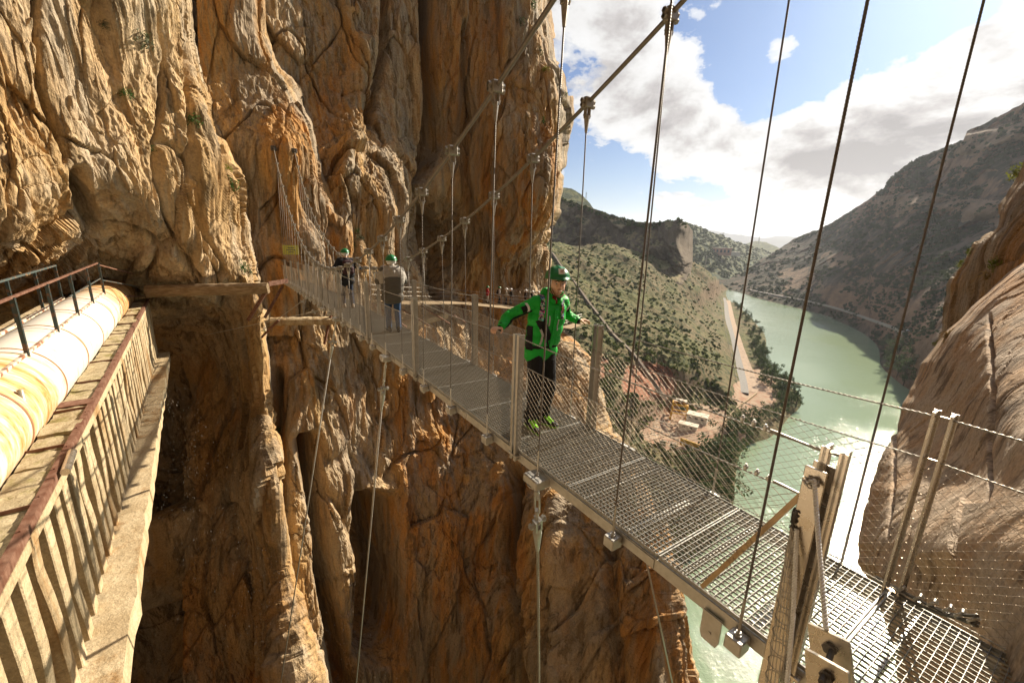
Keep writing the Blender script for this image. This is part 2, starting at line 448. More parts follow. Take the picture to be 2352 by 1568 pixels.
ROCK = rock_mat('limestone', [(0.50, 0.37, 0.22), (0.42, 0.265, 0.11), (0.42, 0.20, 0.055), (0.30, 0.25, 0.185)], 1.0, 0.7, 0.85)
ROCKD = rock_mat('low_bounce_limestone', [(0.30, 0.22, 0.14), (0.24, 0.16, 0.08), (0.22, 0.12, 0.05), (0.2, 0.16, 0.11)], 1.0, 0.55, 0.6, alb=0.6)  # rock of the unseen walls, darkened so they bounce less light into the gorge
ROCKA = rock_mat('limestone_pale', [(0.58, 0.45, 0.29), (0.46, 0.31, 0.15), (0.38, 0.215, 0.08), (0.40, 0.33, 0.24)], 1.0, 0.75, 0.85)
ROCKC = rock_mat('limestone_smooth', [(0.48, 0.34, 0.22), (0.46, 0.30, 0.17), (0.44, 0.26, 0.13), (0.46, 0.37, 0.28)], 2.6, 0.75, 0.5, (0.0, 0.1, 0), 0.22, 6.0, 1.05)

# back wall of the gorge
Bc = [(380, -150, 36), (380, 300, 36), (600, 0, 37), (800, -100, 40), (800, 250, 36), (760, 450, 31.5), (700, 620, 30), (850, 360, 33.5), (900, 500, 33.5), (930, 620, 36.5), (955, 400, 38), (990, 350, 44), (1005, 560, 48), (1020, 640, 44),
      (1000, 100, 42), (1080, 250, 44), (1150, -100, 46), (1150, 300, 43), (1260, 300, 45.5), (1200, 450, 42), (1150, 520, 44), (1080, 600, 45), (1150, 620, 47.5), (1240, 620, 49.5), (1100, 690, 45), (1250, 690, 48),
      (700, 760, 29.5), (900, 800, 34), (1100, 800, 42), (1300, 850, 44), (640, 900, 28.5), (800, 1000, 30), (1000, 1000, 36), (1200, 1100, 32), (1390, 950, 37), (640, 1300, 27), (800, 1400, 29), (900, 1250, 31),
      (1000, 1300, 31), (1150, 1300, 30.5), (1300, 1250, 27), (1400, 1200, 28), (1540, 1380, 25), (1300, 1550, 24), (1150, 1650, 28), (900, 1700, 28), (1590, 1600, 23), (500, 900, 31), (400, 1300, 30), (400, 1650, 27)]
Bl = [(-200, 370), (700, 370), (900, 420), (1720, 420)]
Br = [(-200, 1262), (0, 1270), (60, 1272), (140, 1278), (180, 1300), (260, 1304), (330, 1296), (400, 1290), (500, 1278), (560, 1256), (600, 1262), (700, 1262), (770, 1290), (830, 1350), (950, 1392), (1050, 1450), (1200, 1520), (1350, 1562), (1440, 1582), (1568, 1612), (1720, 1640)]
def bB(X, Y, p):
    return pillars(X, Y, [([(985, -150), (990, 200), (978, 420), (990, 560), (1010, 660)], 12, -3.6), ([(870, 1150), (880, 1350), (870, 1500)], 34, -7.5), ([(1180, 1080), (1165, 1300), (1200, 1600)], 14, -4.5),
                          ([(1290, 1150), (1300, 1350), (1320, 1650)], 22, 1.6), ([(1400, 1230), (1430, 1600)], 16, -1.5), ([(1500, 1300), (1530, 1650)], 20, 1.2), ([(700, 1000), (740, 1300), (800, 1600)], 20, -3.5),
                          ([(1070, 60), (1060, 300), (1075, 500)], 9, -1.2), ([(900, -150), (880, 120), (850, 260)], 10, -1.4), ([(830, 100), (800, 420)], 30, 1.0), ([(1010, 1000), (1060, 1600)], 40, 1.0), ([(640,860),(650,1500)],12,-1.5)])
o = cliff('gorge_wall', -200, 1720, Bl, Br, Bc, ROCK, 2.4, 50, 8, 22, 1.15, 0.9, 7, 11, bulge=bB)
tag(o, 'tall golden limestone cliff rising behind the footbridge, overhanging at its right edge', 'cliff')
# leaning rib at the far end of the bridge
Rl = [(-200, 430), (300, 470), (500, 560), (760, 600)]
Rr = [(-200, 600), (0, 592), (80, 602), (150, 640), (200, 690), (250, 716), (330, 732), (420, 742), (470, 770), (520, 812), (580, 850), (640, 905), (700, 960), (760, 990)]
Rc = [(450, -150, 31.5), (600, -150, 32), (500, 200, 30.5), (680, 230, 31), (560, 400, 29), (655, 340, 28.4), (730, 420, 30), (620, 550, 28.8), (800, 540, 31), (600, 650, 28.6), (700, 640, 28.6), (760, 650, 30), (900, 660, 34.0), (600, 760, 29), (980, 760, 38)]
o = cliff('rock_rib', -200, 760, Rl, Rr, Rc, ROCK, 2.3, 38, 4, 9, 0.85, 1.1, 6, 23)
tag(o, 'leaning golden rock rib holding the far cable anchors', 'rock rib')
# left buttress
Al = [(-200, -160), (1720, -160)]
Ar = [(-200, 380), (0, 415), (100, 425), (180, 440), (310, 500), (420, 560), (520, 590), (640, 604), (700, 612), (760, 622), (900, 625), (1000, 640), (1150, 655), (1300, 668), (1440, 695), (1568, 722), (1720, 745)]
Ac = [(-150, -150, 20), (-150, 400, 20), (0, 300, 20), (150, -100, 22), (200, 300, 21.3), (300, 0, 23), (330, 300, 22.2), (400, 60, 25.5), (480, 400, 24), (580, 560, 27), (0, 560, 20.5), (0, 640, 24), (150, 500, 21.3), (350, 520, 22.6), (230, 610, 26), (150, 660, 26), (250, 650, 27.5),
      (480, 620, 24.6), (300, 660, 27.5), (420, 640, 25.6), (560, 640, 25), (360, 740, 29), (480, 740, 29.5), (560, 720, 26.5), (600, 760, 25), (420, 1000, 37), (520, 1000, 32), (600, 1000, 24.8), (560, 1100, 26), (450, 1300, 35), (560, 1300, 28.5), (640, 1300, 23.4), (650, 1500, 22.5), (500, 1600, 30), (300, 1600, 34), (200, 1200, 30), (0, 900, 30), (-150, 900, 28), (-100, 1650, 27)]
# unseen cliff behind and below the viewpoint, added to block sky light
def shade_wall():
    xs = np.linspace(-60, 90, 90); zs = np.linspace(-80, 85, 90)
    X, Z = np.meshgrid(xs, zs); p = np.stack([X.ravel(), np.zeros(X.size), Z.ravel()], 1)
    nrm = 2.5 * fbm(p * [.1, 1, .06], 4, 5) + worley(p * [.3, 1, .12], 6)[0] * .8
    # follows the bridge axis: the wall stands behind the viewpoint
    Yp = -6.5 - 0.12 * np.clip(-X.ravel(), 0, 99) + 0.05 * np.clip(X.ravel() - 5, 0, 99) + nrm + 0.25 * np.clip(-Z.ravel() - 5, 0, 60) * 0.3
    zz = Z.ravel(); xx = X.ravel(); k_ = sstep(3, -1, xx) * sstep(-45, -25, xx)
    Yp = np.minimum(Yp, -2.6 + 0.14 * np.clip(xx - 8, 0, 99)) + k_ * np.clip(-zz - 4, 0, 60) * 0.48
    P_ = np.stack([X.ravel(), Yp, Z.ravel()], 1)
    o = mobj('near_shade_wall', rawmesh('near_shade_wall', P_, [grid_faces(90, 90)]), ROCKD)
    tag(o, 'unseen cliff behind the viewpoint, added to keep sky light out of the gorge', 'cliff')
shade_wall()
def far_shade_walls():
    # unseen walls above and to the left, added to darken the gorge
    for nm, lab, pts, z0, z1, sd_ in (('upper_shade_cliff', 'unseen cliff high above the footbridge, added to cut sky light in the gorge', [(-34, 4), (-33, 18), (-24, 36), (-14, 44), (-7, 47), (-4, 60)], 22, 95, 3), ('bend_shade_wall', 'unseen wall beyond the water channel, added to close the gorge off from light', [(-60, -20), (-50, -5), (-44, 8), (-38, 22), (-30, 34)], -90, 60, 4)):
        p = np.array(pts, float); s_ = np.linspace(0, len(p) - 1, 90); x = np.interp(s_, np.arange(len(p)), p[:, 0]); y = np.interp(s_, np.arange(len(p)), p[:, 1]); zz = np.linspace(z0, z1, 70)
        X = np.repeat(x[None], 70, 0); Y = np.repeat(y[None], 70, 0); Z = np.repeat(zz[:, None], 90, 1); P = np.stack([X, Y, Z], -1); N = grid_normals(P).reshape(-1, 3); q = P.reshape(-1, 3)
        d = 2.0 * fbm(q * [.1, .1, .05], 4, sd_) + worley(q * [.25, .25, .1], sd_ + 5)[0] * .8
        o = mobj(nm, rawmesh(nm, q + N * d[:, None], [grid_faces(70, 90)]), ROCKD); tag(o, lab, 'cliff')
far_shade_walls()
def bA(X, Y, p):
    return pillars(X, Y, [([(215, 400), (225, 520)], 11, -1.9), ([(330, 40), (372, 250), (392, 450)], 4, -.5), ([(395, 120), (440, 330), (470, 560)], 5, -0.5), ([(590, 700), (610, 1000), (640, 1300), (690, 1650)], 22, .5), ([(470, 1150), (480, 1330)], 26, 5.0),
                          ([(435, -150), (470, 250), (530, 430)], 8, -0.7), ([(440, 880), (450, 1600)], 8, -1.2), ([(515, 880), (525, 1600)], 7, -1.1), ([(90, -150), (110, 200), (180, 350)], 6, -.8)])
o = cliff('rock_buttress', -200, 1720, Al, Ar, Ac, ROCKA, 2.3, 34, 3.5, 14, 0.95, 1.15, 6, 37, bulge=bA)
tag(o, 'fluted pale limestone buttress at the left, rising over the water pipe', 'cliff')
# right hand rocks close to the bridge
C1l = [(330, 2372), (380, 2350), (430, 2330), (470, 2300), (520, 2290), (560, 2240), (600, 2215), (640, 2178), (680, 2166), (760, 2168), (830, 2140), (900, 2120), (1000, 2100)]
C1c = [(2250, 400, 17), (2352, 400, 14), (2352, 600, 11), (2200, 600, 16), (2180, 740, 15.5), (2300, 800, 12), (2140, 950, 14), (2500, 500, 13), (2500, 900, 11)]
o = cliff('rock_outcrop', 330, 1000, C1l, [(330, 2560), (1000, 2560)], C1c, ROCK, 2.3, 30, 2, 6, 0.32, 2.4, 7, 61, roll_left=True)
tag(o, 'rough golden rock outcrop behind the smooth slab at right', 'rock')
C2l = [(540, 2400), (590, 2352), (640, 2290), (700, 2225), (760, 2165), (830, 2110), (890, 2082), (980, 2050), (1060, 2012), (1150, 1985), (1230, 1966), (1290, 1958), (1330, 1985), (1400, 2010), (1500, 2040), (1640, 2050)]
C2c = [(2400, 560, 10.5), (2352, 640, 9.6), (2100, 860, 10), (2250, 800, 8.2), (2030, 1050, 8), (2200, 1050, 6.6), (2352, 1000, 5.2), (1980, 1250, 6.2), (2120, 1250, 5.0), (2100, 1390, 4.7), (2250, 1300, 4.2), (2352, 1300, 3.9), (2352, 1550, 3.6), (2150, 1500, 4.3), (2060, 1600, 4.6), (2500, 1000, 5.2), (2500, 1500, 3.2)]
def bC(X, Y, p):
    a = pillars(X, Y, [([(2268, 740), (2275, 900), (2262, 1010), (2275, 1120), (2240, 1260)], 4, -.16), ([(2050, 900), (2045, 1100), (2030, 1200)], 4, -.06)])
    # broken block below
    m = sstep(2100, 2125, X - 0.12 * (Y - 1200)) * (1 - sstep(2250, 2256, X)) * sstep(1165, 1172, Y + 0.12 * (X - 2200)) * (1 - sstep(1290, 1330, Y))
    m2 = sstep(2285, 2290, X) * sstep(1195, 1200, Y)
    cr_ = np.abs(X - np.interp(Y, [1180, 1230, 1290, 1330], [2255, 2252, 2240, 2246])) < 3
    return a + 0.12 * m + 0.18 * m2 - .12 * cr_ * (Y > 1180) * (Y < 1330)
o = cliff('rock_slab', 540, 1640, C2l, [(540, 2560), (1640, 2560)], C2c, ROCKC, 2.4, 46, 1.6, 5, 0.12, 1.6, 5, 71, flute=0.02, roll_left=True, bulge=bC, blocks=0.28, terr=0.0, zf=2.6)
tag(o, 'smooth brown rock slab close beside the bridge at the right edge', 'rock')
# ================================================================ VALLEY, RIVER, MOUNTAINS
ZW = -95.0


def terrain_R(ctrl, X, Y): return rbf(ctrl, X, Y)


class Terr:
    def __init__(s, ctrl, amp, seed, fs=1.0): s.c = ctrl; s.a = amp; s.s = seed; s.fs = fs
    def pts(s, X, Y, noise=True):
        X = np.asarray(X, float); Y = np.asarray(Y, float)
        R = rbf(s.c, X, Y); P = world_pt(X, Y, R)
        if noise:
            sh = P.shape[:-1]; p = P.reshape(-1, 3)
            q = p * s.fs * [0.02, 0.02, 0.02]
            n = fbm(q, 5, s.s, 0.55) + 0.6 * ridge(q * 0.6, 3, s.s + 3)
            k = np.clip((p[:, 2] - ZW - 8) / 25, 0, 1)
            p = p.copy(); p[:, 2] += n * s.a * k
            P = p.reshape(*sh, 3)
        return P


def hill(name, xa, xb, top, bot, terr, mat, step=3.0, jag=3, seed=3, back=0.25, kind='structure', extra=None, nback=6, js=0.03, bump_fn=None):
    nx = int((xb - xa) / step) + 1; xs = np.linspace(xa, xb, nx)
    tp = np.array(top, float); bp = np.array(bot, float)
    yt = np.interp(xs, tp[:, 0], tp[:, 1]); yt = yt + jag * fbm(np.stack([xs * js, xs * 0, xs * 0 + seed], 1), 5, seed, 0.6)
    yb = np.interp(xs, bp[:, 0], bp[:, 1]); ny = int((yb - yt).max() / step) + 2
    t = np.linspace(0, 1, ny)[:, None]; X = np.repeat(xs[None], ny, 0); Y = yt[None] + (yb - yt)[None] * t
    P = terr.pts(X, Y)
    if bump_fn is not None: P = bump_fn(P, X, Y)
    # the far side of the ridge, falling away behind it
    k = np.linspace(1, 0, nback, endpoint=False)[:, None, None]
    top0 = P[0]; r0 = np.hypot(top0[:, 0], top0[:, 1])[:, None]
    out = top0 / r0; out[:, 2] = 0
    B = top0[None] + out[None] * (k * back * r0[None]) - np.array([0, 0, 1.]) * (k ** 1.4 * back * 0.6 * r0[None])
    P = np.concatenate([B, P], 0)
    me = rawmesh(name, P.reshape(-1, 3), [grid_faces(*P.shape[:2])], True)
    o = mobj(name, me, mat)
    if kind: o['kind'] = kind
    return o


def hill_mat(name, soil, grass, bush, rock, fs=1.0, steep=(0.45, 0.75), bstr=0.6, bushy=(0.5, 0.58), strat=0.0):
    m, t, b = newmat(name); v = coords(t)
    g = t.add('ShaderNodeNewGeometry'); sp = t.add('ShaderNodeSeparateXYZ'); t.link(g.outputs['Normal'], sp.inputs[0])
    n1 = t.noise(v, 0.02 * fs, 5, 0.6); n2 = t.noise(v, 0.16 * fs, 5, 0.7); n3 = t.noise(v, 0.9 * fs, 3, 0.7)
    c = t.mix(t.ramp(n1, [(0.42, 0.0), (0.6, 1.0)]), soil, grass)
    c = t.mix(t.ramp(n3, [(0.45, 0.0), (0.6, 0.6)]), c, tuple(q * 1.35 for q in soil))
    c = t.mix(t.ramp(n2, [(bushy[0], 0.0), (bushy[1], 1.0)]), c, bush)
    s = t.math('ADD', sp.outputs[2], t.math('MULTIPLY', t.math('SUBTRACT', n2, 0.5), 0.5))
    rk = t.mix(t.ramp(t.noise(t.mapping(v, (1, 1, 3.0 if strat else 0.4)), 0.1 * fs, 5, 0.65), [(0.35, 0.0), (0.65, 1.0)]), rock, tuple(q * 0.55 for q in rock))
    c = t.mix(t.ramp(s, [(steep[0], 1.0), (steep[1], 0.0)]), c, rk)
    t.link(c, b.inputs['Base Color']); b.inputs['Roughness'].default_value = 0.95; b.inputs['Specular IOR Level'].default_value = 0.15
    bump(t, b, t.math('ADD', t.noise(v, 0.35 * fs, 5, 0.65), t.math('MULTIPLY', n2, 0.8)), bstr, 3.0 / fs)
    return m


HILLM = hill_mat('dry_hillside', (0.15, 0.115, 0.06), (0.095, 0.105, 0.032), (0.045, 0.055, 0.02), (0.26, 0.18, 0.11), 1.3, (0.25, 0.5))
BLUFFM = hill_mat('conglomerate_bluff', (0.26, 0.20, 0.11), (0.13, 0.13, 0.05), (0.06, 0.065, 0.03), (0.20, 0.155, 0.11), 0.7, (0.5, 0.8))
MOUNTM = hill_mat('mountain', (0.10, 0.07, 0.048), (0.07, 0.06, 0.034), (0.04, 0.038, 0.022), (0.28, 0.17, 0.11), 0.28, (0.36, 0.58), 0.7, (0.44, 0.53), 1)
FARM = hill_mat('far_hill', (0.12, 0.12, 0.05), (0.075, 0.095, 0.035), (0.045, 0.06, 0.03), (0.2, 0.17, 0.12), 0.25, (0.2, 0.4), 0.5, (0.44, 0.52))
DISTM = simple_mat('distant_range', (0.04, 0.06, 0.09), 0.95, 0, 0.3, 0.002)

# river
def river():
    m, t, b = newmat('river_water'); v = coords(t)
    b.inputs['Base Color'].default_value = (0.22, 0.285, 0.18, 1); b.inputs['Roughness'].default_value = 0.06; b.inputs['IOR'].default_value = 1.33
    n = t.noise(v, 0.9, 5, 0.65); n2 = t.noise(t.mapping(v, (1, 0.45, 1), (0, 0, 0.6)), 0.35, 3, 0.5)
    calm = t.ramp(t.noise(v, 0.012, 3, 0.5), [(0.4, 0.35), (0.6, 1.0)])
    h = t.math('MULTIPLY', t.math('ADD', t.math('MULTIPLY', n, 0.5), t.math('MULTIPLY', n2, 0.5)), calm)
    bump(t, b, h, 0.6, 0.5)
    xs = np.array([-3000, -400, -100, 0, 60, 120, 200, 300, 500, 900, 1800, 4000, 9000.]); ys = np.array([-800, -200, 0, 60, 120, 200, 300, 450, 700, 1000, 1800, 3500, 9000, 16000.])
    X, Y = np.meshgrid(xs, ys); P = np.stack([X, Y, np.full_like(X, ZW)], -1)
    o = mobj('river_water', rawmesh('river_water', P.reshape(-1, 3), [grid_faces(len(ys), len(xs))]), m); o['kind'] = 'structure'
river()

SHORE_L = [(1668, 668), (1690, 695), (1722, 725), (1752, 760), (1772, 850), (1828, 895), (1840, 930), (1815, 955), (1790, 985), (1762, 1008), (1705, 1035), (1692, 1080), (1685, 1150), (1650, 1230), (1560, 1300), (1450, 1360)]
H1c = [(x, y, 'z', ZW) for x, y in SHORE_L] + [(x + 40, y + 14, 'z', ZW - 6) for x, y in SHORE_L]
H1c += [(1662, 690, 'z', -90), (1675, 740, 'z', -90), (1690, 800, 'z', -90), (1697, 850, 'z', -90), (1712, 900, 'z', -89.5), (1760, 890, 'z', -90), (1600, 960, 'z', -88), (1540, 940, 'z', -88), (1500, 990, 'z', -88), (1600, 1020, 'z', -88), (1700, 960, 'z', -89), (1640, 910, 'z', -88),
        (1560, 1060, 'z', -90), (1630, 1150, 'z', -92), (1500, 1080, 'z', -87),
        (1650, 700, 'z', -86), (1655, 800, 'z', -82), (1662, 900, 'z', -83), (1590, 640, 'r', 560), (1640, 655, 'r', 640), (1560, 700, 'r', 420), (1600, 800, 'r', 300), (1560, 860, 'r', 238),
        (1250, 560, 'r', 430), (1400, 568, 'r', 470), (1500, 592, 'r', 500), (1250, 650, 'r', 300), (1250, 800, 'r', 190), (1250, 950, 'r', 140), (1400, 650, 'r', 370), (1500, 700, 'r', 370), (1400, 760, 'r', 250), (1400, 880, 'r', 180), (1480, 850, 'r', 215), (1470, 930, 'r', 185), (1500, 900, 'r', 203), (1400, 1050, 'r', 145), (1520, 890, 'r', 217)]
T1 = Terr(H1c, 5.0, 5)
def cutbank(P, X, Y):
    # the raw red cutting above the yard
    k = np.exp(-(((X - 1500) / 55) ** 2 + ((Y - 868) / 38) ** 2)) ; d = P / np.linalg.norm(P, axis=-1)[..., None]
    n = ridge(P.reshape(-1, 3) * [.12, .12, .03], 3, 8).reshape(X.shape)
    P = P + d * (k * (10 + 7 * n))[..., None]
    return P
o = hill('hillside', 1225, 1900, [(1225, 560), (1300, 560), (1400, 566), (1500, 588), (1590, 612), (1640, 642), (1672, 662), (1700, 690), (1900, 720)], [(1225, 1400), (1700, 1330), (1900, 1100)], T1, HILLM, 2.2, 3, 3, 0.1, bump_fn=cutbank)
# red earth for the cutting
def red_mat():
    m, t, b = newmat('red_earth'); v = coords(t)
    c = t.mix(t.ramp(t.noise(t.mapping(v, (1, 1, 0.2)), 0.5, 5, 0.7), [(0.4, 0.0), (0.6, 1.0)]), (0.30, 0.105, 0.05), (0.20, 0.12, 0.07))
    t.link(c, b.inputs['Base Color']); b.inputs['Roughness'].default_value = 1
    bump(t, b, t.noise(t.mapping(v, (1, 1, 0.25)), 0.8, 5, 0.7), 0.8, 1.0); return m


def blend_hill(o, mat2, fn):
    """second material where fn(P) holds"""
    me = o.data; me.materials.append(mat2); n = len(me.polygons); c = np.zeros(n * 3, np.float32); me.polygons.foreach_get('center', c)
    idx = fn(c.reshape(-1, 3)).astype(np.int32); me.polygons.foreach_set('material_index', idx); me.update()


def topx(P):
    z = P @ CD; return 1176 + F0 * (P @ CA) / z, 784 - F0 * (P @ CB) / z


def in_red(c):
    x, y = topx(c); n = fbm(c * 0.06, 3, 44)
    return ((((x - 1495) / 75) ** 2 + ((y - 878) / 44) ** 2 + n * 0.5) < 1) | ((((x - 1385) / 40) ** 2 + ((y - 850) / 35) ** 2 + n * .7) < .5)


def in_dirt(c):
    x, y = topx(c); n = fbm(c * 0.05, 3, 45); z = c[:, 2]
    return (((x - 1590) / 125) ** 2 + ((y - 985) / 55) ** 2 + n * 0.3 < 1) | (((x - 1735) / 50) ** 2 + ((y - 905) / 55) ** 2 + n * .3 < 1)


RED = red_mat(); DIRT = simple_mat('bare_ground', (0.36, 0.27, 0.19), 0.95, 0, 0.3, 0.3, 0.5, 0.1, col2=(0.30, 0.17, 0.11))
def mix2(c):
    a = in_red(c).astype(int); b_ = in_dirt(c).astype(int) * 2; return np.where(a > 0, a, b_)
o.data.materials.append(RED); blend_hill(o, DIRT, mix2)

BLc = [(1240, 460, 560), (1300, 455, 560), (1400, 500, 540), (1500, 515, 530), (1570, 510, 520), (1250, 600, 500), (1400, 600, 510), (1500, 620, 490), (1560, 640, 480), (1590, 560, 540), (1330, 520, 530), (1450, 560, 515)]
BLc = [(x, y, 'r', v) for x, y, v in BLc]
def ribs(P, X, Y):
    p = P.reshape(-1, 3); n = fbm(p * [.05, .05, .008], 4, 91) * 16 + worley(p * [.03, .03, .01], 92)[0] * 7
    n = n.reshape(X.shape) * sstep(0, 25, Y - np.interp(X, [1225, 1350, 1440, 1560, 1590], [455, 475, 505, 505, 520]))
    e = np.clip((X - 1552) / 39, 0, 1); d = P / np.linalg.norm(P, axis=-1)[..., None]
    return P + d * (-n + 120 * (1 - np.sqrt(1 - e * e + 1e-9)))[..., None]
o = hill('bluff', 1225, 1591, [(1225, 452), (1290, 456), (1350, 474), (1400, 492), (1440, 505), (1490, 513), (1535, 509), (1562, 503), (1580, 515), (1591, 530)], [(1225, 640), (1500, 640), (1565, 655), (1591, 640)], Terr(BLc, 0.0, 9), BLUFFM, 1.8, 3, 13, 0.12, bump_fn=ribs)
o = hill('peak', 1225, 1372, [(1225, 440), (1285, 430), (1310, 432), (1330, 442), (1350, 462), (1372, 490)], [(1225, 520), (1372, 520)], Terr([(1225, 430, 'r', 900), (1372, 480, 'r', 900), (1225, 520, 'r', 800), (1372, 520, 'r', 800)], 0, 3), FARM, 2.5, 3, 19, 0.2)

# right hand mountain
SHORE_R = [(1668, 664), (1700, 672), (1750, 688), (1800, 700), (1850, 712), (1900, 726), (1950, 748), (2000, 778), (2018, 800), (2022, 835), (2045, 862), (2090, 895), (2150, 920)]
Mc = [(x, y, 'z', ZW) for x, y in SHORE_R] + [(x - 26, y + 13, 'z', ZW - 8) for x, y in SHORE_R[3:]]
Mc += [(1640, 652, 'z', ZW + 1), (1830, 545, 'r', 1500), (1760, 590, 'r', 1350), (1690, 620, 'r', 1300), (1900, 520, 'r', 1350), (2000, 455, 'r', 1150), (2060, 400, 'r', 1020), (2110, 365, 'r', 1010), (2180, 335, 'r', 960), (2225, 300, 'r', 940), (2300, 262, 'r', 900), (2352, 235, 'r', 860), (2500, 170, 'r', 850),
       (1900, 640, 'r', 830), (2000, 600, 'r', 760), (2100, 600, 'r', 640), (2040, 455, 'r', 1000), (2050, 480, 'r', 930), (2200, 480, 'r', 760), (2200, 455, 'r', 800), (2300, 400, 'r', 740), (2352, 600, 'r', 500), (2150, 700, 'r', 470), (2500, 500, 'r', 640), (2300, 350, 'r', 800), (2300, 300, 'r', 850), (2352, 335, 'r', 790), (2150, 430, 'r', 900), (2100, 470, 'r', 850), (2400, 800, 'r', 320), (2500, 900, 'r', 290), (2200, 860, 'r', 300)]
def strata(P, X, Y):
    p = P.reshape(-1, 3); n = (fbm(p * [.02, .02, .01], 5, 95) * 16 + worley(p * [.012, .012, .01], 96)[0] * 9).reshape(X.shape)
    k = np.clip((P[..., 2] - ZW - 10) / 60, 0, 1); d = P / np.linalg.norm(P, axis=-1)[..., None]
    # cliff bands stand out of the slope
    yb = 455 + 0.02 * (X - 2050) + 8 * np.sin(X * .02); band = sstep(yb - 6, yb, Y) * (1 - sstep(yb + 18, yb + 45, Y)) * sstep(1990, 2030, X)
    yb2 = np.interp(X, [2100, 2352], [372, 318]); b2 = sstep(yb2 - 40, yb2 - 34, Y) * (1 - sstep(yb2 - 5, yb2 + 14, Y)) * sstep(2180, 2210, X)
    gul = ridge(p * [.008, .008, .003], 3, 97).reshape(X.shape) * 12
    return P - d * ((n + gul) * k + 26 * band + 24 * b2)[..., None]
MT = Terr(Mc, 0.0, 21)
o = hill('mountain', 1640, 2560, [(1640, 645), (1672, 640), (1700, 628), (1750, 596), (1800, 565), (1830, 545), (1900, 518), (1960, 480), (2000, 455), (2032, 430), (2050, 405), (2085, 378), (2110, 362), (2140, 352), (2180, 335), (2213, 322), (2222, 300), (2260, 284), (2300, 265), (2352, 235), (2560, 130)],
         [(1640, 672), (1700, 690), (1850, 732), (1950, 765), (1995, 795), (2000, 850), (2060, 905), (2560, 1000)], MT, MOUNTM, 2.4, 4, 27, 0.2, bump_fn=strata)

BAND = hill_mat('banded_cliff', (0.24, 0.16, 0.105), (0.20, 0.14, 0.09), (0.09, 0.075, 0.045), (0.30, 0.20, 0.13), 0.5, (0.5, 0.9), 0.9, (0.5, 0.6), 1)
def in_band(c):
    x, y = topx(c); n = fbm(c * .012, 4, 61); yb = 455 + 0.02 * (x - 2050) + 8 * np.sin(x * .02); y2 = np.interp(x, [2100, 2352], [372, 318])
    a = (x > 2015) & (y > yb - 8) & (y + 22 * n < yb + 34); b = (x > 2190) & (y > y2 - 42) & (y + 14 * n < y2 + 4); d = (((x - 1840) / 60) ** 2 + ((y - 640) / 34) ** 2 + n * 1.1 < .7) | (((x - 1930) / 50) ** 2 + ((y - 600) / 26) ** 2 + n < .5)
    return (a | b | d).astype(int)
blend_hill(o, BAND, in_band)
# far hills
Fc = [(1560, 515, 'r', 1500), (1700, 560, 'r', 2100), (1800, 600, 'r', 2300), (1600, 600, 'r', 1250), (1600, 650, 'z', ZW), (1700, 640, 'z', ZW + 2), (1800, 640, 'z', ZW), (1560, 640, 'z', ZW + 10), (1650, 580, 'r', 1500)]
FT = Terr(Fc, 6.0, 33)
o = hill('far_hill', 1560, 1800, [(1560, 508), (1590, 518), (1640, 537), (1680, 552), (1720, 565), (1760, 578), (1800, 590)], [(1560, 660), (1690, 664), (1800, 650)], FT, FARM, 2.0, 2, 35, 0.15)
for nm, pts, r, sd_ in [('distant_range', [(1500, 520), (1560, 515), (1602, 525), (1640, 530), (1680, 537), (1720, 541), (1752, 548), (1790, 541), (1830, 545), (1900, 540)], 8500, 41), ('distant_ridge', [(1640, 575), (1690, 566), (1735, 553), (1760, 556), (1800, 575), (1860, 590)], 3800, 47)]:
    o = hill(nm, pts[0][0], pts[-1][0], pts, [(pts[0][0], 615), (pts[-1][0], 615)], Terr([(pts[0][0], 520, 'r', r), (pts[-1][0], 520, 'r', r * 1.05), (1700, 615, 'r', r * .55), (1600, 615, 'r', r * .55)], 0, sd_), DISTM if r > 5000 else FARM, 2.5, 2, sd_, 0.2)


def ribbon(name, pts, terr, width, mat, lift=0.35, kind='structure', off=0.0):
    """strip draped on the terrain; pts are picture points of its middle, width in metres"""
    p = np.array(pts, float); n = 60; s = np.linspace(0, len(p) - 1, n)
    x = np.interp(s, np.arange(len(p)), p[:, 0]); y = np.interp(s, np.arange(len(p)), p[:, 1])
    P = terr.pts(x, y); z = P[:, 2].copy(); z = np.convolve(np.pad(z, 4, 'edge'), np.ones(9) / 9, 'valid'); P[:, 2] = z
    for _ in range(2):
        P[1:-1] = (P[:-2] + 2 * P[1:-1] + P[2:]) / 4
    t = np.gradient(P, axis=0); t[:, 2] = 0; t /= np.linalg.norm(t, axis=1)[:, None]; nrm = np.stack([t[:, 1], -t[:, 0], 0 * t[:, 0]], 1)
    k = np.linspace(-.5, .5, 5) * width + off
    V = P[None] + nrm[None] * k[:, None, None]; V[..., 2] += lift
    lo = V[[0, -1]] - [0, 0, 2.5]; V = np.concatenate([lo[:1], V, lo[1:]], 0)
    o = mobj(name, rawmesh(name, V.reshape(-1, 3), [grid_faces(7, n)], False), mat)
    if kind: o['kind'] = kind
    return o


ASPH = simple_mat('worn_asphalt', (0.20, 0.185, 0.165), 0.9, 0, 0.2, 0.8)
VERGE = simple_mat('road_verge', (0.34, 0.24, 0.16), 0.95, 0, 0.25, 0.5)
o = ribbon('dirt_verge', [(1668, 690), (1676, 740), (1692, 800), (1712, 860), (1728, 900)], T1, 12, VERGE, 0.25)
o = ribbon('road', [(1661, 684), (1666, 700), (1668, 725), (1678, 770), (1688, 810), (1697, 850), (1703, 880), (1705, 902)], T1, 7, ASPH, 0.45)
o = ribbon('river_road', [(1720, 666), (1760, 674), (1800, 682), (1850, 690), (1900, 702), (1940, 713), (1990, 730), (2030, 745), (2080, 762)], MT, 4, simple_mat('pale_road', (0.33, 0.29, 0.25), .9), 1.2)
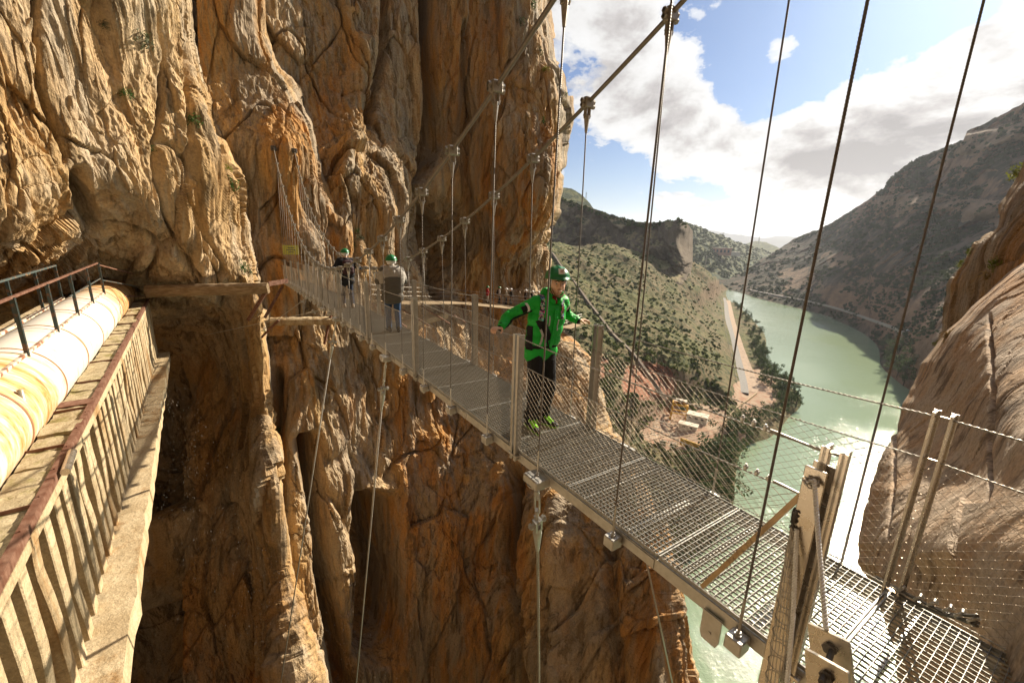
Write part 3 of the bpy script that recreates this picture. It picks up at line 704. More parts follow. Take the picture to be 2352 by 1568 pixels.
# ================================================================ PLANTS
LEAFS = {}
def leaf_mat(name, c1, c2, sc=1.2):
    m, t, b = newmat(name); v = t.add('ShaderNodeNewGeometry').outputs['Position']
    n = t.noise(v, sc, 3, .7); c = t.mix(t.ramp(n, [(.38, 0.), (.62, 1.)]), c1, c2)
    t.link(c, b.inputs['Base Color']); b.inputs['Roughness'].default_value = .75; b.inputs['Specular IOR Level'].default_value = .2
    tr = t.add('ShaderNodeBsdfTranslucent'); t.link(c, tr.inputs[0]); mx = t.add('ShaderNodeMixShader'); mx.inputs[0].default_value = .25
    out = t.n['Material Output']; t.link(b.outputs[0], mx.inputs[1]); t.link(tr.outputs[0], mx.inputs[2]); t.link(mx.outputs[0], out.inputs[0]); return m
LG = leaf_mat('pine_leaves', (.035, .060, .018), (.075, .105, .030), .5); LS = leaf_mat('scrub_leaves', (.035, .050, .015), (.12, .14, .035), .12); LY = leaf_mat('bright_leaves', (.16, .20, .03), (.30, .30, .06), 3.); LF = leaf_mat('fern_leaves', (.03, .09, .02), (.08, .16, .04), 3.)
LM = leaf_mat('mountain_scrub', (.022, .034, .012), (.055, .070, .024), .05); LD = leaf_mat('dry_grass', (.34, .24, .11), (.46, .34, .16), 3.); LGY = leaf_mat('grey_bush', (.14, .14, .09), (.10, .12, .05), 3.)
BARK = simple_mat('bark', (.10, .075, .05), .9, 0, .3, 3, .5, .2)


def leaves(mb, C_, size, rg, flat=.5):
    """one leaf-like quad per centre"""
    n = len(C_); a = rg.normal(size=(n, 3)); a /= np.linalg.norm(a, axis=1)[:, None]; b = np.cross(a, rg.normal(size=(n, 3))); b /= np.linalg.norm(b, axis=1)[:, None]
    s_ = (size * rg.uniform(.6, 1.3, n))[:, None]
    V = np.stack([C_ - a * s_, C_ + b * s_ * flat, C_ + a * s_, C_ - b * s_ * flat], 1).reshape(-1, 3)
    mb.raw(V, np.arange(n * 4).reshape(n, 4)); return mb


def crown_pts(rg, n, lobes, rx, rz, z0):
    """points clustered in uneven lobes, hollow inside"""
    L = rg.normal(size=(lobes, 3)) * [rx * .45, rx * .45, rz * .38]; L[:, 2] += z0; R_ = rg.uniform(.28, .52, lobes) * rx
    k = rg.randint(0, lobes, n); d = rg.normal(size=(n, 3)); d /= np.linalg.norm(d, axis=1)[:, None]
    p = L[k] + d * (R_[k] * rg.uniform(.55, 1.08, n))[:, None] * [1, 1, .8]
    return p


def tree_parts(seed, kind):
    rg = np.random.RandomState(seed)
    tm = MB(); h = 1.0
    tm.tube([(0, 0, -.06), (.01, .0, .2), (.02 + rg.normal(0, .02), rg.normal(0, .02), .5), (rg.normal(0, .02), rg.normal(0, .02), .85)], [.030, .024, .016, .004], 6)
    for i in range(6):
        z = rg.uniform(.25, .7); a = rg.uniform(0, 6.28); tm.tube([(0.01, 0, z), (math.cos(a) * .12, math.sin(a) * .12, z + .07), (math.cos(a) * .24, math.sin(a) * .24, z + .12)], [.010, .007, .003], 4)
    cm = MB()
    if kind == 'pine':
        P = []
        for i in range(9):
            z = .22 + .085 * i; r = (.30 * (1 - (z - .18) / .9) + .03) * rg.uniform(.8, 1.2); m = 75
            for j in range(5 if i < 7 else 2):
                a = rg.uniform(0, 6.28); rr = rg.uniform(.35, 1, m // 4) * r; aa = a + rg.normal(0, .32, m // 4); P.append(np.stack([np.cos(aa) * rr, np.sin(aa) * rr, z + rg.normal(0, .028, m // 4) - rr * .15], 1))
        P = np.concatenate(P); leaves(cm, P, .034, rg, .4)
    else:
        leaves(cm, crown_pts(rg, 620, 11, .40, .42, .55), .036, rg, .6)
    return tm.mesh('trunk'), cm.mesh('crown')
def bush_mesh(seed, n=260, size=.075, lob=7):
    rg = np.random.RandomState(seed); P = crown_pts(rg, n, lob, .62, .45, .34); P[:, 2] = np.abs(P[:, 2]); return leaves(MB(), P, size, rg, .6).mesh('bush')
TV = [tree_parts(10 + i, 'pine' if i % 2 else 'round') for i in range(5)]; BV = [bush_mesh(30 + i) for i in range(4)]
for a, b in TV: a.materials.append(BARK); b.materials.append(LG)
for b in BV: b.materials.append(LS)
rgv = np.random.RandomState(8)
def place_tree(p, h, v, label, group, rz=0):
    e = empty('tree', tuple(p), rz); e.scale = (h, h, h); tag(e, label, 'tree', group)
    for nm, me in (('trunk', TV[v][0]), ('crown', TV[v][1])):
        o = bpy.data.objects.new(nm, me); COL.objects.link(o); o.parent = e
# trees on the bank between road and river
spots = [(1692, 700, 4), (1700, 712, 5), (1712, 722, 5), (1722, 738, 6), (1735, 748, 6), (1730, 765, 5), (1744, 770, 7), (1742, 790, 6), (1752, 800, 7), (1738, 812, 5), (1757, 824, 6), (1745, 835, 5), (1762, 850, 7), (1758, 868, 6), (1775, 862, 7), (1770, 885, 8), (1788, 885, 7), (1795, 905, 8), (1812, 900, 8), (1822, 915, 7),
         (1806, 925, 6), (1790, 930, 6), (1828, 935, 6), (1775, 945, 5), (1800, 950, 6), (1780, 965, 6), (1757, 960, 5), (1740, 975, 6), (1722, 985, 7), (1700, 985, 7), (1680, 985, 8), (1690, 1005, 7), (1712, 1010, 7), (1740, 1000, 5), (1668, 1010, 8), (1678, 1030, 7), (1660, 1045, 8), (1640, 1060, 8), (1675, 1055, 7), (1650, 1080, 8), (1672, 1090, 7), (1625, 1085, 8), (1600, 1080, 7), (1640, 1110, 8), (1665, 1125, 7), (1610, 1120, 8), (1580, 1100, 7), (1640, 1150, 8), (1600, 1160, 8), (1560, 1130, 7), (1670, 1150, 6)]
ry = [690, 725, 770, 810, 850, 880, 905, 930]; rx_ = [1668, 1676, 1690, 1702, 1714, 1722, 1745, 1760]; syv = [690, 725, 760, 850, 895, 930]; sxv = [1684, 1722, 1752, 1772, 1828, 1840]
for _ in range(95):
    y = rgv.uniform(694, 928); a = np.interp(y, ry, rx_) + 14; b = np.interp(y, syv, sxv) - 3
    if b > a: spots.append((rgv.uniform(a + (b - a) * .25, b), y, rgv.uniform(2.2, 5.5)))
tints = ['bushy green tree on the bank between the valley road and the green river']
for i, (x, y, h) in enumerate(spots):
    p = T1.pts(np.array(x), np.array(y)); place_tree(p, h * 1.75 * rgv.uniform(.7, 1.2), rgv.randint(0, 5), tints[0], 'trees on the river bank', rgv.uniform(0, 6))
for i, (x, y, h) in enumerate([(2026, 800, 9), (2040, 790, 9), (2034, 825, 10), (2052, 815, 11), (2046, 845, 10), (2062, 840, 10), (2060, 865, 11), (2080, 862, 11), (2075, 885, 10), (2095, 850, 10), (2100, 880, 10), (2090, 825, 9), (2070, 800, 8)]):
    p = strata(MT.pts(np.array([x * 1.]), np.array([y * 1.])), np.array([x * 1.]), np.array([y * 1.]))[0]; p[2] = max(p[2], ZW); place_tree(p, h * 1.35, [0, 2, 4][i % 3], 'dark round tree in the clump on the far river bank beside the smooth rock', 'trees on the far bank', rgv.uniform(0, 6))
# shrubs one can tell apart on the near part of the slope
n = 0
while n < 170:
    x, y = rgv.uniform(1262, 1660), rgv.uniform(590, 900); tp_ = np.interp(x, [1225, 1400, 1500, 1590, 1672], [575, 580, 604, 630, 672])
    if y < tp_ or ((x - 1495) / 80) ** 2 + ((y - 885) / 50) ** 2 < 1: continue
    p = T1.pts(np.array(x), np.array(y)); r = math.hypot(p[0], p[1]); s_ = rgv.uniform(1.4, 4.2) * (1 if r > 200 else .8)
    o = bpy.data.objects.new('shrub', BV[n % 4]); COL.objects.link(o); o.location = tuple(p - [0, 0, .1]); o.scale = (s_, s_, s_ * rgv.uniform(.7, 1.1)); o.rotation_euler = (0, 0, rgv.uniform(0, 6))
    tag(o, 'round dark green shrub on the dry slope left of the valley road', 'shrub', 'shrubs on the dry slope'); n += 1
def scatter_stuff(name, label, P, S, mat, per, seed, cat, flat=.6, lf=.28):
    rg = np.random.RandomState(seed); n = len(P); d = rg.normal(size=(n, per, 3)); d /= np.linalg.norm(d, axis=2)[..., None]; d[..., 2] = np.abs(d[..., 2]) * .9
    q = P[:, None] + d * (S * .5)[:, None, None] * rg.uniform(.5, 1, (n, per, 1))
    mb = leaves(MB(), q.reshape(-1, 3), np.repeat(S * lf, per), rg, flat); o = mb.build(name, mat); tag(o, label, cat, kind='stuff'); return o
x = rgv.uniform(1230, 1690, 7000); y = rgv.uniform(570, 1330, 7000); tpv = np.interp(x, [1225, 1300, 1400, 1500, 1590, 1640, 1690], [562, 562, 568, 590, 614, 645, 688])
jn = fbm(np.stack([x * .03, y * .03, x * 0], 1), 3, 5) * .5
m = (y > tpv) & ~(((x - 1500) / 75) ** 2 + ((y - 880) / 46) ** 2 + jn < .9) & ~(((x - 1590) / 118) ** 2 + ((y - 985) / 48) ** 2 + jn < .85) & ~((x > 1655) & (x < 1712) & (y > 680) & (y < 905)); x, y = x[m], y[m]
P = T1.pts(x, y); k = P[:, 2] > ZW + .5; scatter_stuff('scrub', 'low olive scrub and tufts covering the dry hillside', P[k], rgv.uniform(.35, 1, k.sum()) ** 2 * 3.3 , LS, 30, 1, 'scrub')
x = np.concatenate([rgv.uniform(1660, 2360, 8500), rgv.uniform(1700, 2360, 900)]); topm = np.interp(x, [1640, 1672, 1700, 1750, 1800, 1830, 1900, 1960, 2000, 2032, 2050, 2085, 2110, 2140, 2180, 2213, 2222, 2260, 2300, 2352], [645, 640, 628, 596, 565, 545, 518, 480, 455, 430, 405, 378, 362, 352, 335, 322, 300, 284, 265, 235])
y = topm + np.concatenate([rgv.uniform(0, 1, 8500) * 420, rgv.uniform(0, 10, 900)]) + 3
bot = np.interp(x, [1640, 1700, 1850, 1950, 2000, 2060, 2352], [662, 676, 712, 748, 780, 860, 950]); m = y < bot - 4
x, y = x[m], y[m]; P = strata(MT.pts(x, y), x, y); dd = np.hypot(P[:, 0], P[:, 1]); k = (fbm(P * [.01, .01, .02], 3, 7) > -.25) | (y < np.interp(x, [1640, 2352], [0, 0]) + 0)
bx, by = topx(P); k &= ~((in_band(P) > 0) & (rgv.uniform(0, 1, len(P)) < .75)); scatter_stuff('mountain_scrub', 'dark pines and scrub covering the right hand mountain', P[k], rgv.uniform(2.0, 6.5, k.sum()) * np.clip(dd[k] / 700, .55, 1.3), LM, 26, 2, 'scrub')
x = rgv.uniform(1562, 1790, 1500); y = np.interp(x, [1560, 1590, 1640, 1680, 1720, 1800], [508, 518, 537, 552, 565, 590]) + rgv.uniform(0, 1, 1500) ** 1.2 * 90 + 2
P = FT.pts(x, y); k = P[:, 2] > ZW + 1; scatter_stuff('far_woods', 'trees and orchards dotting the far green hill', P[k], rgv.uniform(5, 12, k.sum()), LM, 20, 3, 'woods')
x = rgv.uniform(1240, 1575, 260); y = np.interp(x, [1225, 1290, 1350, 1400, 1440, 1490, 1562, 1580], [452, 456, 474, 492, 505, 513, 503, 515]) + rgv.uniform(0, 14, 260)
BT = Terr(BLc, 0.0, 9); P = BT.pts(x, y); scatter_stuff('bluff_scrub', 'bushes along the top of the grey bluff', P, rgv.uniform(2, 4.5, 260), LS, 24, 4, 'scrub')

# tufts rooted in the cliffs
import bpy as _b
_b.context.view_layer.update(); DG = _b.context.evaluated_depsgraph_get()
def cast(px, py):
    d = pray(px, py); d = d / np.linalg.norm(d); h = sc.ray_cast(DG, Vector((0, 0, 0)), Vector(d)); return (np.array(h[1]), np.array(h[2])) if h[0] else (None, None)
tufts = [(332, 92, .9, LGY, 'grey green bush in a crack high on the pale left buttress'), (442, 277, .7, LF, 'small green plant on the stepped edge of the left buttress'), (532, 425, .8, LF, 'dark green fern in the cleft on the edge of the left buttress'), (522, 388, .6, LY, 'yellow green tuft above the fern on the left buttress'),
         (556, 612, .8, LF, 'green plant low on the left buttress above the timber beam'), (572, 624, .6, LGY, 'grey tuft at the foot of the left buttress'), (286, 214, .5, LF, 'tiny green tuft on the middle of the left buttress'), (348, 345, .45, LF, 'small plant in the long crack of the left buttress'), (240, 58, .45, LGY, 'small tuft near the top left of the buttress'),
         (1222, 10, 1.1, LF, 'green bush at the very top of the overhanging cliff'), (1240, 118, 1.0, LGY, 'grey green bush on the right edge of the overhanging cliff'), (1252, 162, .9, LY, 'bright green tuft on the right edge of the overhanging cliff'), (1246, 278, .8, LF, 'small green tuft half way down the right edge of the cliff'), (1196, 55, 1.5, LGY, 'large dull bush below the top of the overhanging cliff'),
         (827, 545, .8, LGY, 'bush on the golden rib behind the two visitors'), (812, 562, .55, LF, 'small green tuft on the golden rib left of the helmeted visitors'), (1300, 216, .6, LF, 'tuft sticking out of the cliff silhouette against the sky'), (637, 986, .6, LF, 'green rosette plant on the lower gorge wall under the bridge'), (606, 763, .4, LF, 'small green tuft on the pillar under the timber beam'),
         (600, 745, .6, LD, 'dry yellow grass hanging on the pillar under the timber beam'), (2340, 396, .55, LY, 'yellow green bush on top of the rough outcrop at the right edge'), (2290, 606, .35, LY, 'bright yellow green tuft between the outcrop and the smooth slab'), (2270, 636, .4, LD, 'dry straw grass at the top edge of the smooth slab'), (2202, 602, .3, LY, 'small yellow plant on the outcrop edge above the river'),
         (2180, 768, .3, LD, 'dry straw tuft on the edge of the smooth slab'), (2142, 786, .22, LY, 'tiny yellow plant at the edge of the smooth slab'), (2226, 576, .22, LY, 'tiny green plant in a notch of the right outcrop'), (820, 530, .5, LF, 'little green plant above the bush on the golden rib')]
for i, (x, y, s_, mt, lab) in enumerate(tufts):
    p = n_ = None
    for k in range(12):
        p, n_ = cast(x - k * 2 if x < 2000 else x + k * 3, y + (k if x > 2000 else 0))
        if p is not None and np.linalg.norm(p) < 60: break
        p = None
    if p is None: continue
    rg = np.random.RandomState(i); mb = MB(); N_ = 170; n_ = n_ / np.linalg.norm(n_)
    if mt is LD:
        for j in range(60):
            d = rg.normal(0, .5, 3) + n_ * .6; d /= np.linalg.norm(d); a = p + rg.normal(0, .1, 3) * s_; mb.tube([a, a + d * s_ * .3, a + d * s_ * .5 + [0, 0, -.25 * s_]], [.010, .008, .002], 3)
    else:
        d = rg.normal(size=(N_, 3)); d /= np.linalg.norm(d, axis=1)[:, None]; c = p + n_ * s_ * .12 + d * (s_ * .5 * rg.uniform(.3, 1, N_) ** .6)[:, None]; leaves(mb, c, .075 * s_, rg, .45)
        for j in range(30): mb.tube([p - n_ * .1, c[j]], [.012 * s_, .004 * s_], 3)
    o = mb.build('cliff_plant', mt); tag(o, lab, 'plant', 'plants growing on the cliffs')
TW = simple_mat('bare_twigs', (.30, .22, .13), .9, 0, .3, 6)
for i, (x, y, s_, lab) in enumerate([(1389, 1385, 1.5, 'bare twiggy shrub on the dark lower wall under the bridge'), (1535, 1300, 1.2, 'bare twiggy shrub at the right edge of the lower wall, upper of two'), (1560, 1400, 1.3, 'bare twiggy shrub at the right edge of the lower wall, lower of two')]):
    p, n_ = cast(x, y)
    if p is None or np.linalg.norm(p) > 70: p, n_ = cast(x - 40, y)
    if p is None: continue
    rg = np.random.RandomState(70 + i); mb = MB()
    def grow(a, d, L, r, dep):
        b = a + d * L; mb.tube([a, (a + b) / 2 + rg.normal(0, L * .06, 3), b], [r, r * .8, r * .6], 4)
        if dep:
            for _ in range(3): e = d + rg.normal(0, .55, 3); e /= np.linalg.norm(e); grow(b, e, L * .68, r * .6, dep - 1)
    for j in range(6): d = n_ * .7 + rg.normal(0, .5, 3) + [0, 0, .4]; d /= np.linalg.norm(d); grow(p, d, s_ * .32, .022, 3)
    o = mb.build('bare_shrub', TW); tag(o, lab, 'shrub', 'bare shrubs on the lower wall')
# ================================================================ FOOTBRIDGE
PHI = 2.14966; OX, OY = 1.79846, 2.21368
DU = np.array([math.cos(PHI), math.sin(PHI), 0]); DN = np.array([DU[1], -DU[0], 0]); UPV = np.array([0, 0, 1.])
BW, BS, BH = 1.034, 0.95532, 1.177
def dz(u): return -2.08612 - .00427 * u - .00089 * u * u
def dk(u, lat, h=0.0): return np.array([OX, OY, 0]) + u * DU + lat * DN + np.array([0, 0, dz(u) + h])
def cz(u): return 2.77215 - .55319 * u + .01748 * u * u + .00019 * u ** 3
def clat(u, s):
    off = BW / 2 + .05 - .05343 + .00739 * u - .00048 * u * u
    if s > 0 and u > 18: off = off + (u - 18) ** 2 * 0.0035
    return off * s
def cbl(u, s): return np.array([OX, OY, 0]) + u * DU + clat(u, s) * DN + np.array([0, 0, cz(u)])
U0, U1 = -2.26, 27.0

def metal(name, col, rough=0.45, metalness=0.6, var=0.2, scale=14, bst=0.12, rust=None):
    m, t, b = newmat(name); v = coords(t); n = t.noise(v, scale, 5, 0.65)
    c = t.mix(1.0, col, t.ramp(n, [(0.3, 1 - var), (0.7, 1 + var)]), 'MULTIPLY')
    if rust: c = t.mix(t.ramp(t.noise(v, scale * .4, 6, .7), [(rust[1], 0.0), (rust[1] + .14, 1.0)]), c, rust[0])
    t.link(c, b.inputs['Base Color']); b.inputs['Metallic'].default_value = metalness
    t.link(t.ramp(n, [(0.3, rough - .1), (0.7, rough + .12)]), b.inputs['Roughness']); bump(t, b, t.noise(v, scale * 3, 4, .6), bst, .004)
    return m


GALV = metal('galvanised_steel', (0.50, 0.48, 0.44), 0.42, 0.75, 0.18)
GRATM = metal('grating_steel', (0.30, 0.29, 0.26), 0.5, 0.5, 0.15)
STAINL = metal('stainless_steel', (0.56, 0.50, 0.42), 0.28, 0.85, 0.12)
CABLEM = metal('main_cable_steel', (0.22, 0.19, 0.155), 0.5, 0.5, 0.25, 40)
HANGM = metal('wire_rope', (0.17, 0.15, 0.13), 0.5, 0.5, 0.3, 60)
ROPEM = metal('rail_rope', (0.42, 0.39, 0.34), 0.35, 0.7, 0.3, 60)
NETM = metal('net_wire', (0.28, 0.22, 0.15), 0.45, 0.6, 0.1, 20)
DARKM = metal('dark_fittings', (0.10, 0.09, 0.08), 0.45, 0.5, 0.3, 40)

BR = empty('suspension_footbridge', tuple(dk(0, 0)))
tag(BR, 'long narrow steel suspension footbridge with grated deck and mesh sides across the gorge', 'footbridge')
BRI = Matrix.Translation(Vector(dk(0, 0))).inverted()


def bp(o, parent=BR):
    """parent keeping world coordinates"""
    o.parent = parent; o.matrix_parent_inverse = parent.matrix_world.inverted() if parent is not BR else BRI
    return o


def twist(pts, r, k=5, pitch=0.12, strands=2):
    """laid wire rope: a few strands wound about the axis"""
    pts = np.asarray(pts, float); L = np.concatenate([[0], np.cumsum(np.linalg.norm(np.diff(pts, axis=0), axis=1))])
    n = max(4, int(L[-1] / pitch * 6)); s = np.linspace(0, L[-1], n)
    P = np.stack([np.interp(s, L, pts[:, i]) for i in range(3)], 1)
    t = np.gradient(P, axis=0); t /= np.linalg.norm(t, axis=1)[:, None]; ref = np.array([1., 0, 0]) if abs(t[:, 2]).mean() > .7 else np.array([0, 0, 1.])
    a = np.cross(t, ref); a /= np.linalg.norm(a, axis=1)[:, None]; b = np.cross(t, a)
    mb = MB()
    for j in range(strands):
        th = 2 * np.pi * (s / pitch + j / strands)
        mb.tube(P + (r * .48) * (np.cos(th)[:, None] * a + np.sin(th)[:, None] * b), r * .56, k)
    return mb


BOLTM = MB().tube([(0, 0, 0), (.014, 0, 0)], .012, 6).mesh('bolt'); BOLTM.materials.append(GALV)
# deck: grating, one panel per bay, on steel frames
CELL = 0.039
def grating_panel(u0, u1):
    mb = MB(); n = int(round((u1 - u0) / CELL)); hw = BW / 2 - .012
    for i in range(n + 1):
        u = u0 + .006 + (u1 - u0 - .012) * i / n
        a, b = dk(u, -hw, -.0125), dk(u, hw, -.0125)
        edge = i in (0, n)
        mb.box((a + b) / 2,   .0042 if edge else .0013, hw, .0125 if not edge else .015, DU, DN, UPV)
    m = int(round(2 * hw / CELL))
    for j in range(m + 1):
        lat = -hw + 2 * hw * j / m
        e = j in (0, m)
        mb.beam(dk(u0 + .002, lat, -.008 if not e else -.0125), dk(u1 - .002, lat, -.008 if not e else -.0125), .004 if e else .0026, .026 if e else .012)
    return mb


bays = [U0 + .0, -1.305] + [k * BS - .35 for k in range(0, 29)] + [U1 + .3]
for i in range(len(bays) - 1):
    bp(grating_panel(bays[i] + .004, bays[i + 1] - .004).build('grating_panel', GRATM))
for s in (-1, 1):
    mb = MB()
    us = np.linspace(U0, U1 + .3, 60)
    # channel section beam under the edge
    for a, b in zip(us[:-1], us[1:]):
        mb.beam(dk(a, s * (BW / 2 - .004), -.075), dk(b, s * (BW / 2 - .004), -.075), .008, .09)
        mb.beam(dk(a, s * (BW / 2 - .03), -.034), dk(b, s * (BW / 2 - .03), -.034), .05, .007)
        mb.beam(dk(a, s * (BW / 2 - .03), -.118), dk(b, s * (BW / 2 - .03), -.118), .05, .007)
    bp(mb.build('edge_beam', GALV))
    # splice plates with bolts
    for k in range(0, 9):
        u = k * 2.866 + 1.15 - .4; sp_ = MB()
        sp_.box(dk(u, s * (BW / 2 + .004), -.075), .13, .004, .035, DU, DN, UPV); o = bp(sp_.build('splice_plate', GALV))
        for q in (-.09, -.04, .04, .09):
            b_ = bpy.data.objects.new('bolt', BOLTM); COL.objects.link(b_); b_.matrix_world = Matrix.Translation(Vector(dk(u + q, s * (BW / 2 + .006), -.075))) @ Matrix.Rotation(PHI - math.pi / 2, 4, 'Z') @ Matrix.Scale(-s, 4, (1, 0, 0)); b_.parent = o
mb = MB()
for k in range(-1, 29):
    u = k * BS; mb.beam(dk(u, -BW / 2 - .1, -.115), dk(u, BW / 2 + .1, -.115), .06, .06)
    mb.beam(dk(u + .45, -BW / 2 + .01, -.06), dk(u + .45, BW / 2 - .01, -.06), .02, .05)
bp(mb.build('cross_beam', GALV))

# main cables
for s in (-1, 1):
    us = np.linspace(-9, 27.0, 150); P = np.array([cbl(u, s) for u in us])
    o = bp(MB().tube(P, .021, 8).build('main_cable', CABLEM, smooth=True))

# hangers: clamp on the cable, rope, socket, block at the deck edge
def clamp_mesh():
    mb = MB(); mb.bbox((0, 0, 0.0), .032, .045, .042, .008)
    mb.tube([(0, -.07, .012), (0, .07, .012)], .012, 6); mb.tube([(.0, -.07, -.022), (.0, .07, -.022)], .012, 6)
    for y in (-.058, .058):
        for z in (.012, -.022): mb.tube([(0, y - .012, z), (0, y + .012, z)], .02, 6)
    for y in (-.02, .02): mb.bbox((0, y, -.075), .018, .006, .045, .003)
    mb.tube([(0, -.035, -.095), (0, .035, -.095)], .012, 6)
    # tapering rope socket below
    mb.tube([(0, 0, -.10), (0, 0, -.13), (0, 0, -.23)], [.024, .022, .010], 8)
    return mb.mesh('cable_clamp')
def block_mesh():
    mb = MB(); mb.bbox((0, 0, 0), .048, .05, .045, .006); mb.tube([(0, 0, .045), (0, 0, .06)], .022, 6); mb.tube([(0, 0, .06), (0, 0, .075)], .014, 8)
    mb.tube([(0, 0, .07), (0, 0, .30)], .0085, 6); mb.tube([(0, 0, -.045), (0, 0, -.075)], .018, 6)
    return mb.mesh('hanger_block')
CLM = clamp_mesh(); BLM = block_mesh(); CLM.materials.append(metal('cast_steel', (0.36, 0.33, 0.28), .38, .7, .3, 50)); BLM.materials.append(GALV)
for s in (-1, 1):
    for k in range(-1, 28):
        u = k * BS + (-.0787 if s > 0 else 0)
        bot = dk(u, s * (BW / 2 + .055), -.10); top = cbl(u, s)
        if top[2] < bot[2] + .3 or (s < 0 and k == -1) or (s > 0 and k == -1): continue
        a, b = bot + [0, 0, .3], top - [0, 0, .22]
        if k < 8: h = twist([a, b], .0078, 4, .045 if k < 5 else .08, 3 if k < 5 else 2)
        else:
            h = MB().tube([a, b], .0065, 5)
        ho = bp(h.build('hanger', HANGM, smooth=True))
        tc = cbl(u + .05, s) - cbl(u - .05, s); tc /= np.linalg.norm(tc)
        for nm, me, loc in (('cable_clamp', CLM, top), ('hanger_block', BLM, bot)):
            c = bpy.data.objects.new(nm, me); COL.objects.link(c)
            c.matrix_world = Matrix.Translation(Vector(loc)) @ Matrix.Rotation(PHI - math.pi * 0, 4, 'Z') @ Matrix.Scale(1.25 if nm == 'cable_clamp' else 1.0, 4)
            c.parent = ho; c.matrix_parent_inverse = ho.matrix_basis.inverted() @ Matrix.Identity(4)
            c.parent = ho
            c.matrix_parent_inverse = Matrix.Identity(4)

# railing posts: pairs of flat-sided channels
POSTU = [-.362] + [2.37 + 2.866 * i for i in range(0, 9)]
def post_mb(u, s, near=False):
    mb = MB(); lat = s * (BW / 2 + .0)
    for q in ((-.036, .036) if near else (-.034, .034)):
        a = dk(u + q, lat, -.12); b = dk(u + q, lat, BH + .02)
        mb.box((a + b) / 2, .004 if not near else .006, .038, (b[2] - a[2]) / 2, DU, DN, UPV)
        mb.box((a + b) / 2 + s * DN * .034, .016, .004, (b[2] - a[2]) / 2, DU, DN, UPV)
    for z in (.0, BH - .01, BH - .27):
        mb.tube([dk(u - .041, lat, z), dk(u + .041, lat, z)], .008, 6)
    mb.box(dk(u, lat, -.06), .075, .045, .008, DU, DN, UPV)
    return mb
for s in (-1, 1):
    for i, u in enumerate(POSTU):
        if s < 0 and i == 0: u = -.231
        o = bp(post_mb(u, s, i == 0).build('railing_post', GALV if i else STAINL))
# ropes along the railing
def rope_along(name, s, h, r, u0, u1, sag=.012, tw=True, parent=BR):
    mb = None; us = []
    grid = [u0] + [u for u in POSTU if u0 < u < u1] + [u1]
    for a, b in zip(grid[:-1], grid[1:]):
        for q in np.linspace(0, 1, 9)[:-1]: us.append((a + (b - a) * q, -sag * 4 * q * (1 - q) * (b - a)))
    us.append((u1, 0))
    P = [dk(u, s * BW / 2, h + z) for u, z in us]
    near = [p for p, (u, z) in zip(P, us) if u < 5.4]; far = [p for p, (u, z) in zip(P, us) if u >= 5.2]
    m1 = twist(near, r, 4, .06) if len(near) > 2 else MB()
    if len(far) > 2: m1.tube(far, r * .95, 5)
    return bp(m1.build(name, ROPEM, smooth=True))
rope_along('handrail_rope', -1, BH - .01, .0065, -.231, U1); rope_along('handrail_rope', 1, BH - .01, .0065, U0 - 3.5, U1)
rope_along('middle_rope', -1, BH - .27, .005, -.231, U1); rope_along('middle_rope', 1, BH - .27, .005, U0 - 3.5, U1)
rope_along('bottom_rope', -1, .02, .005, -.231, U1, .002); rope_along('bottom_rope', 1, .02, .005, U0 - 1.0, U1, .002)

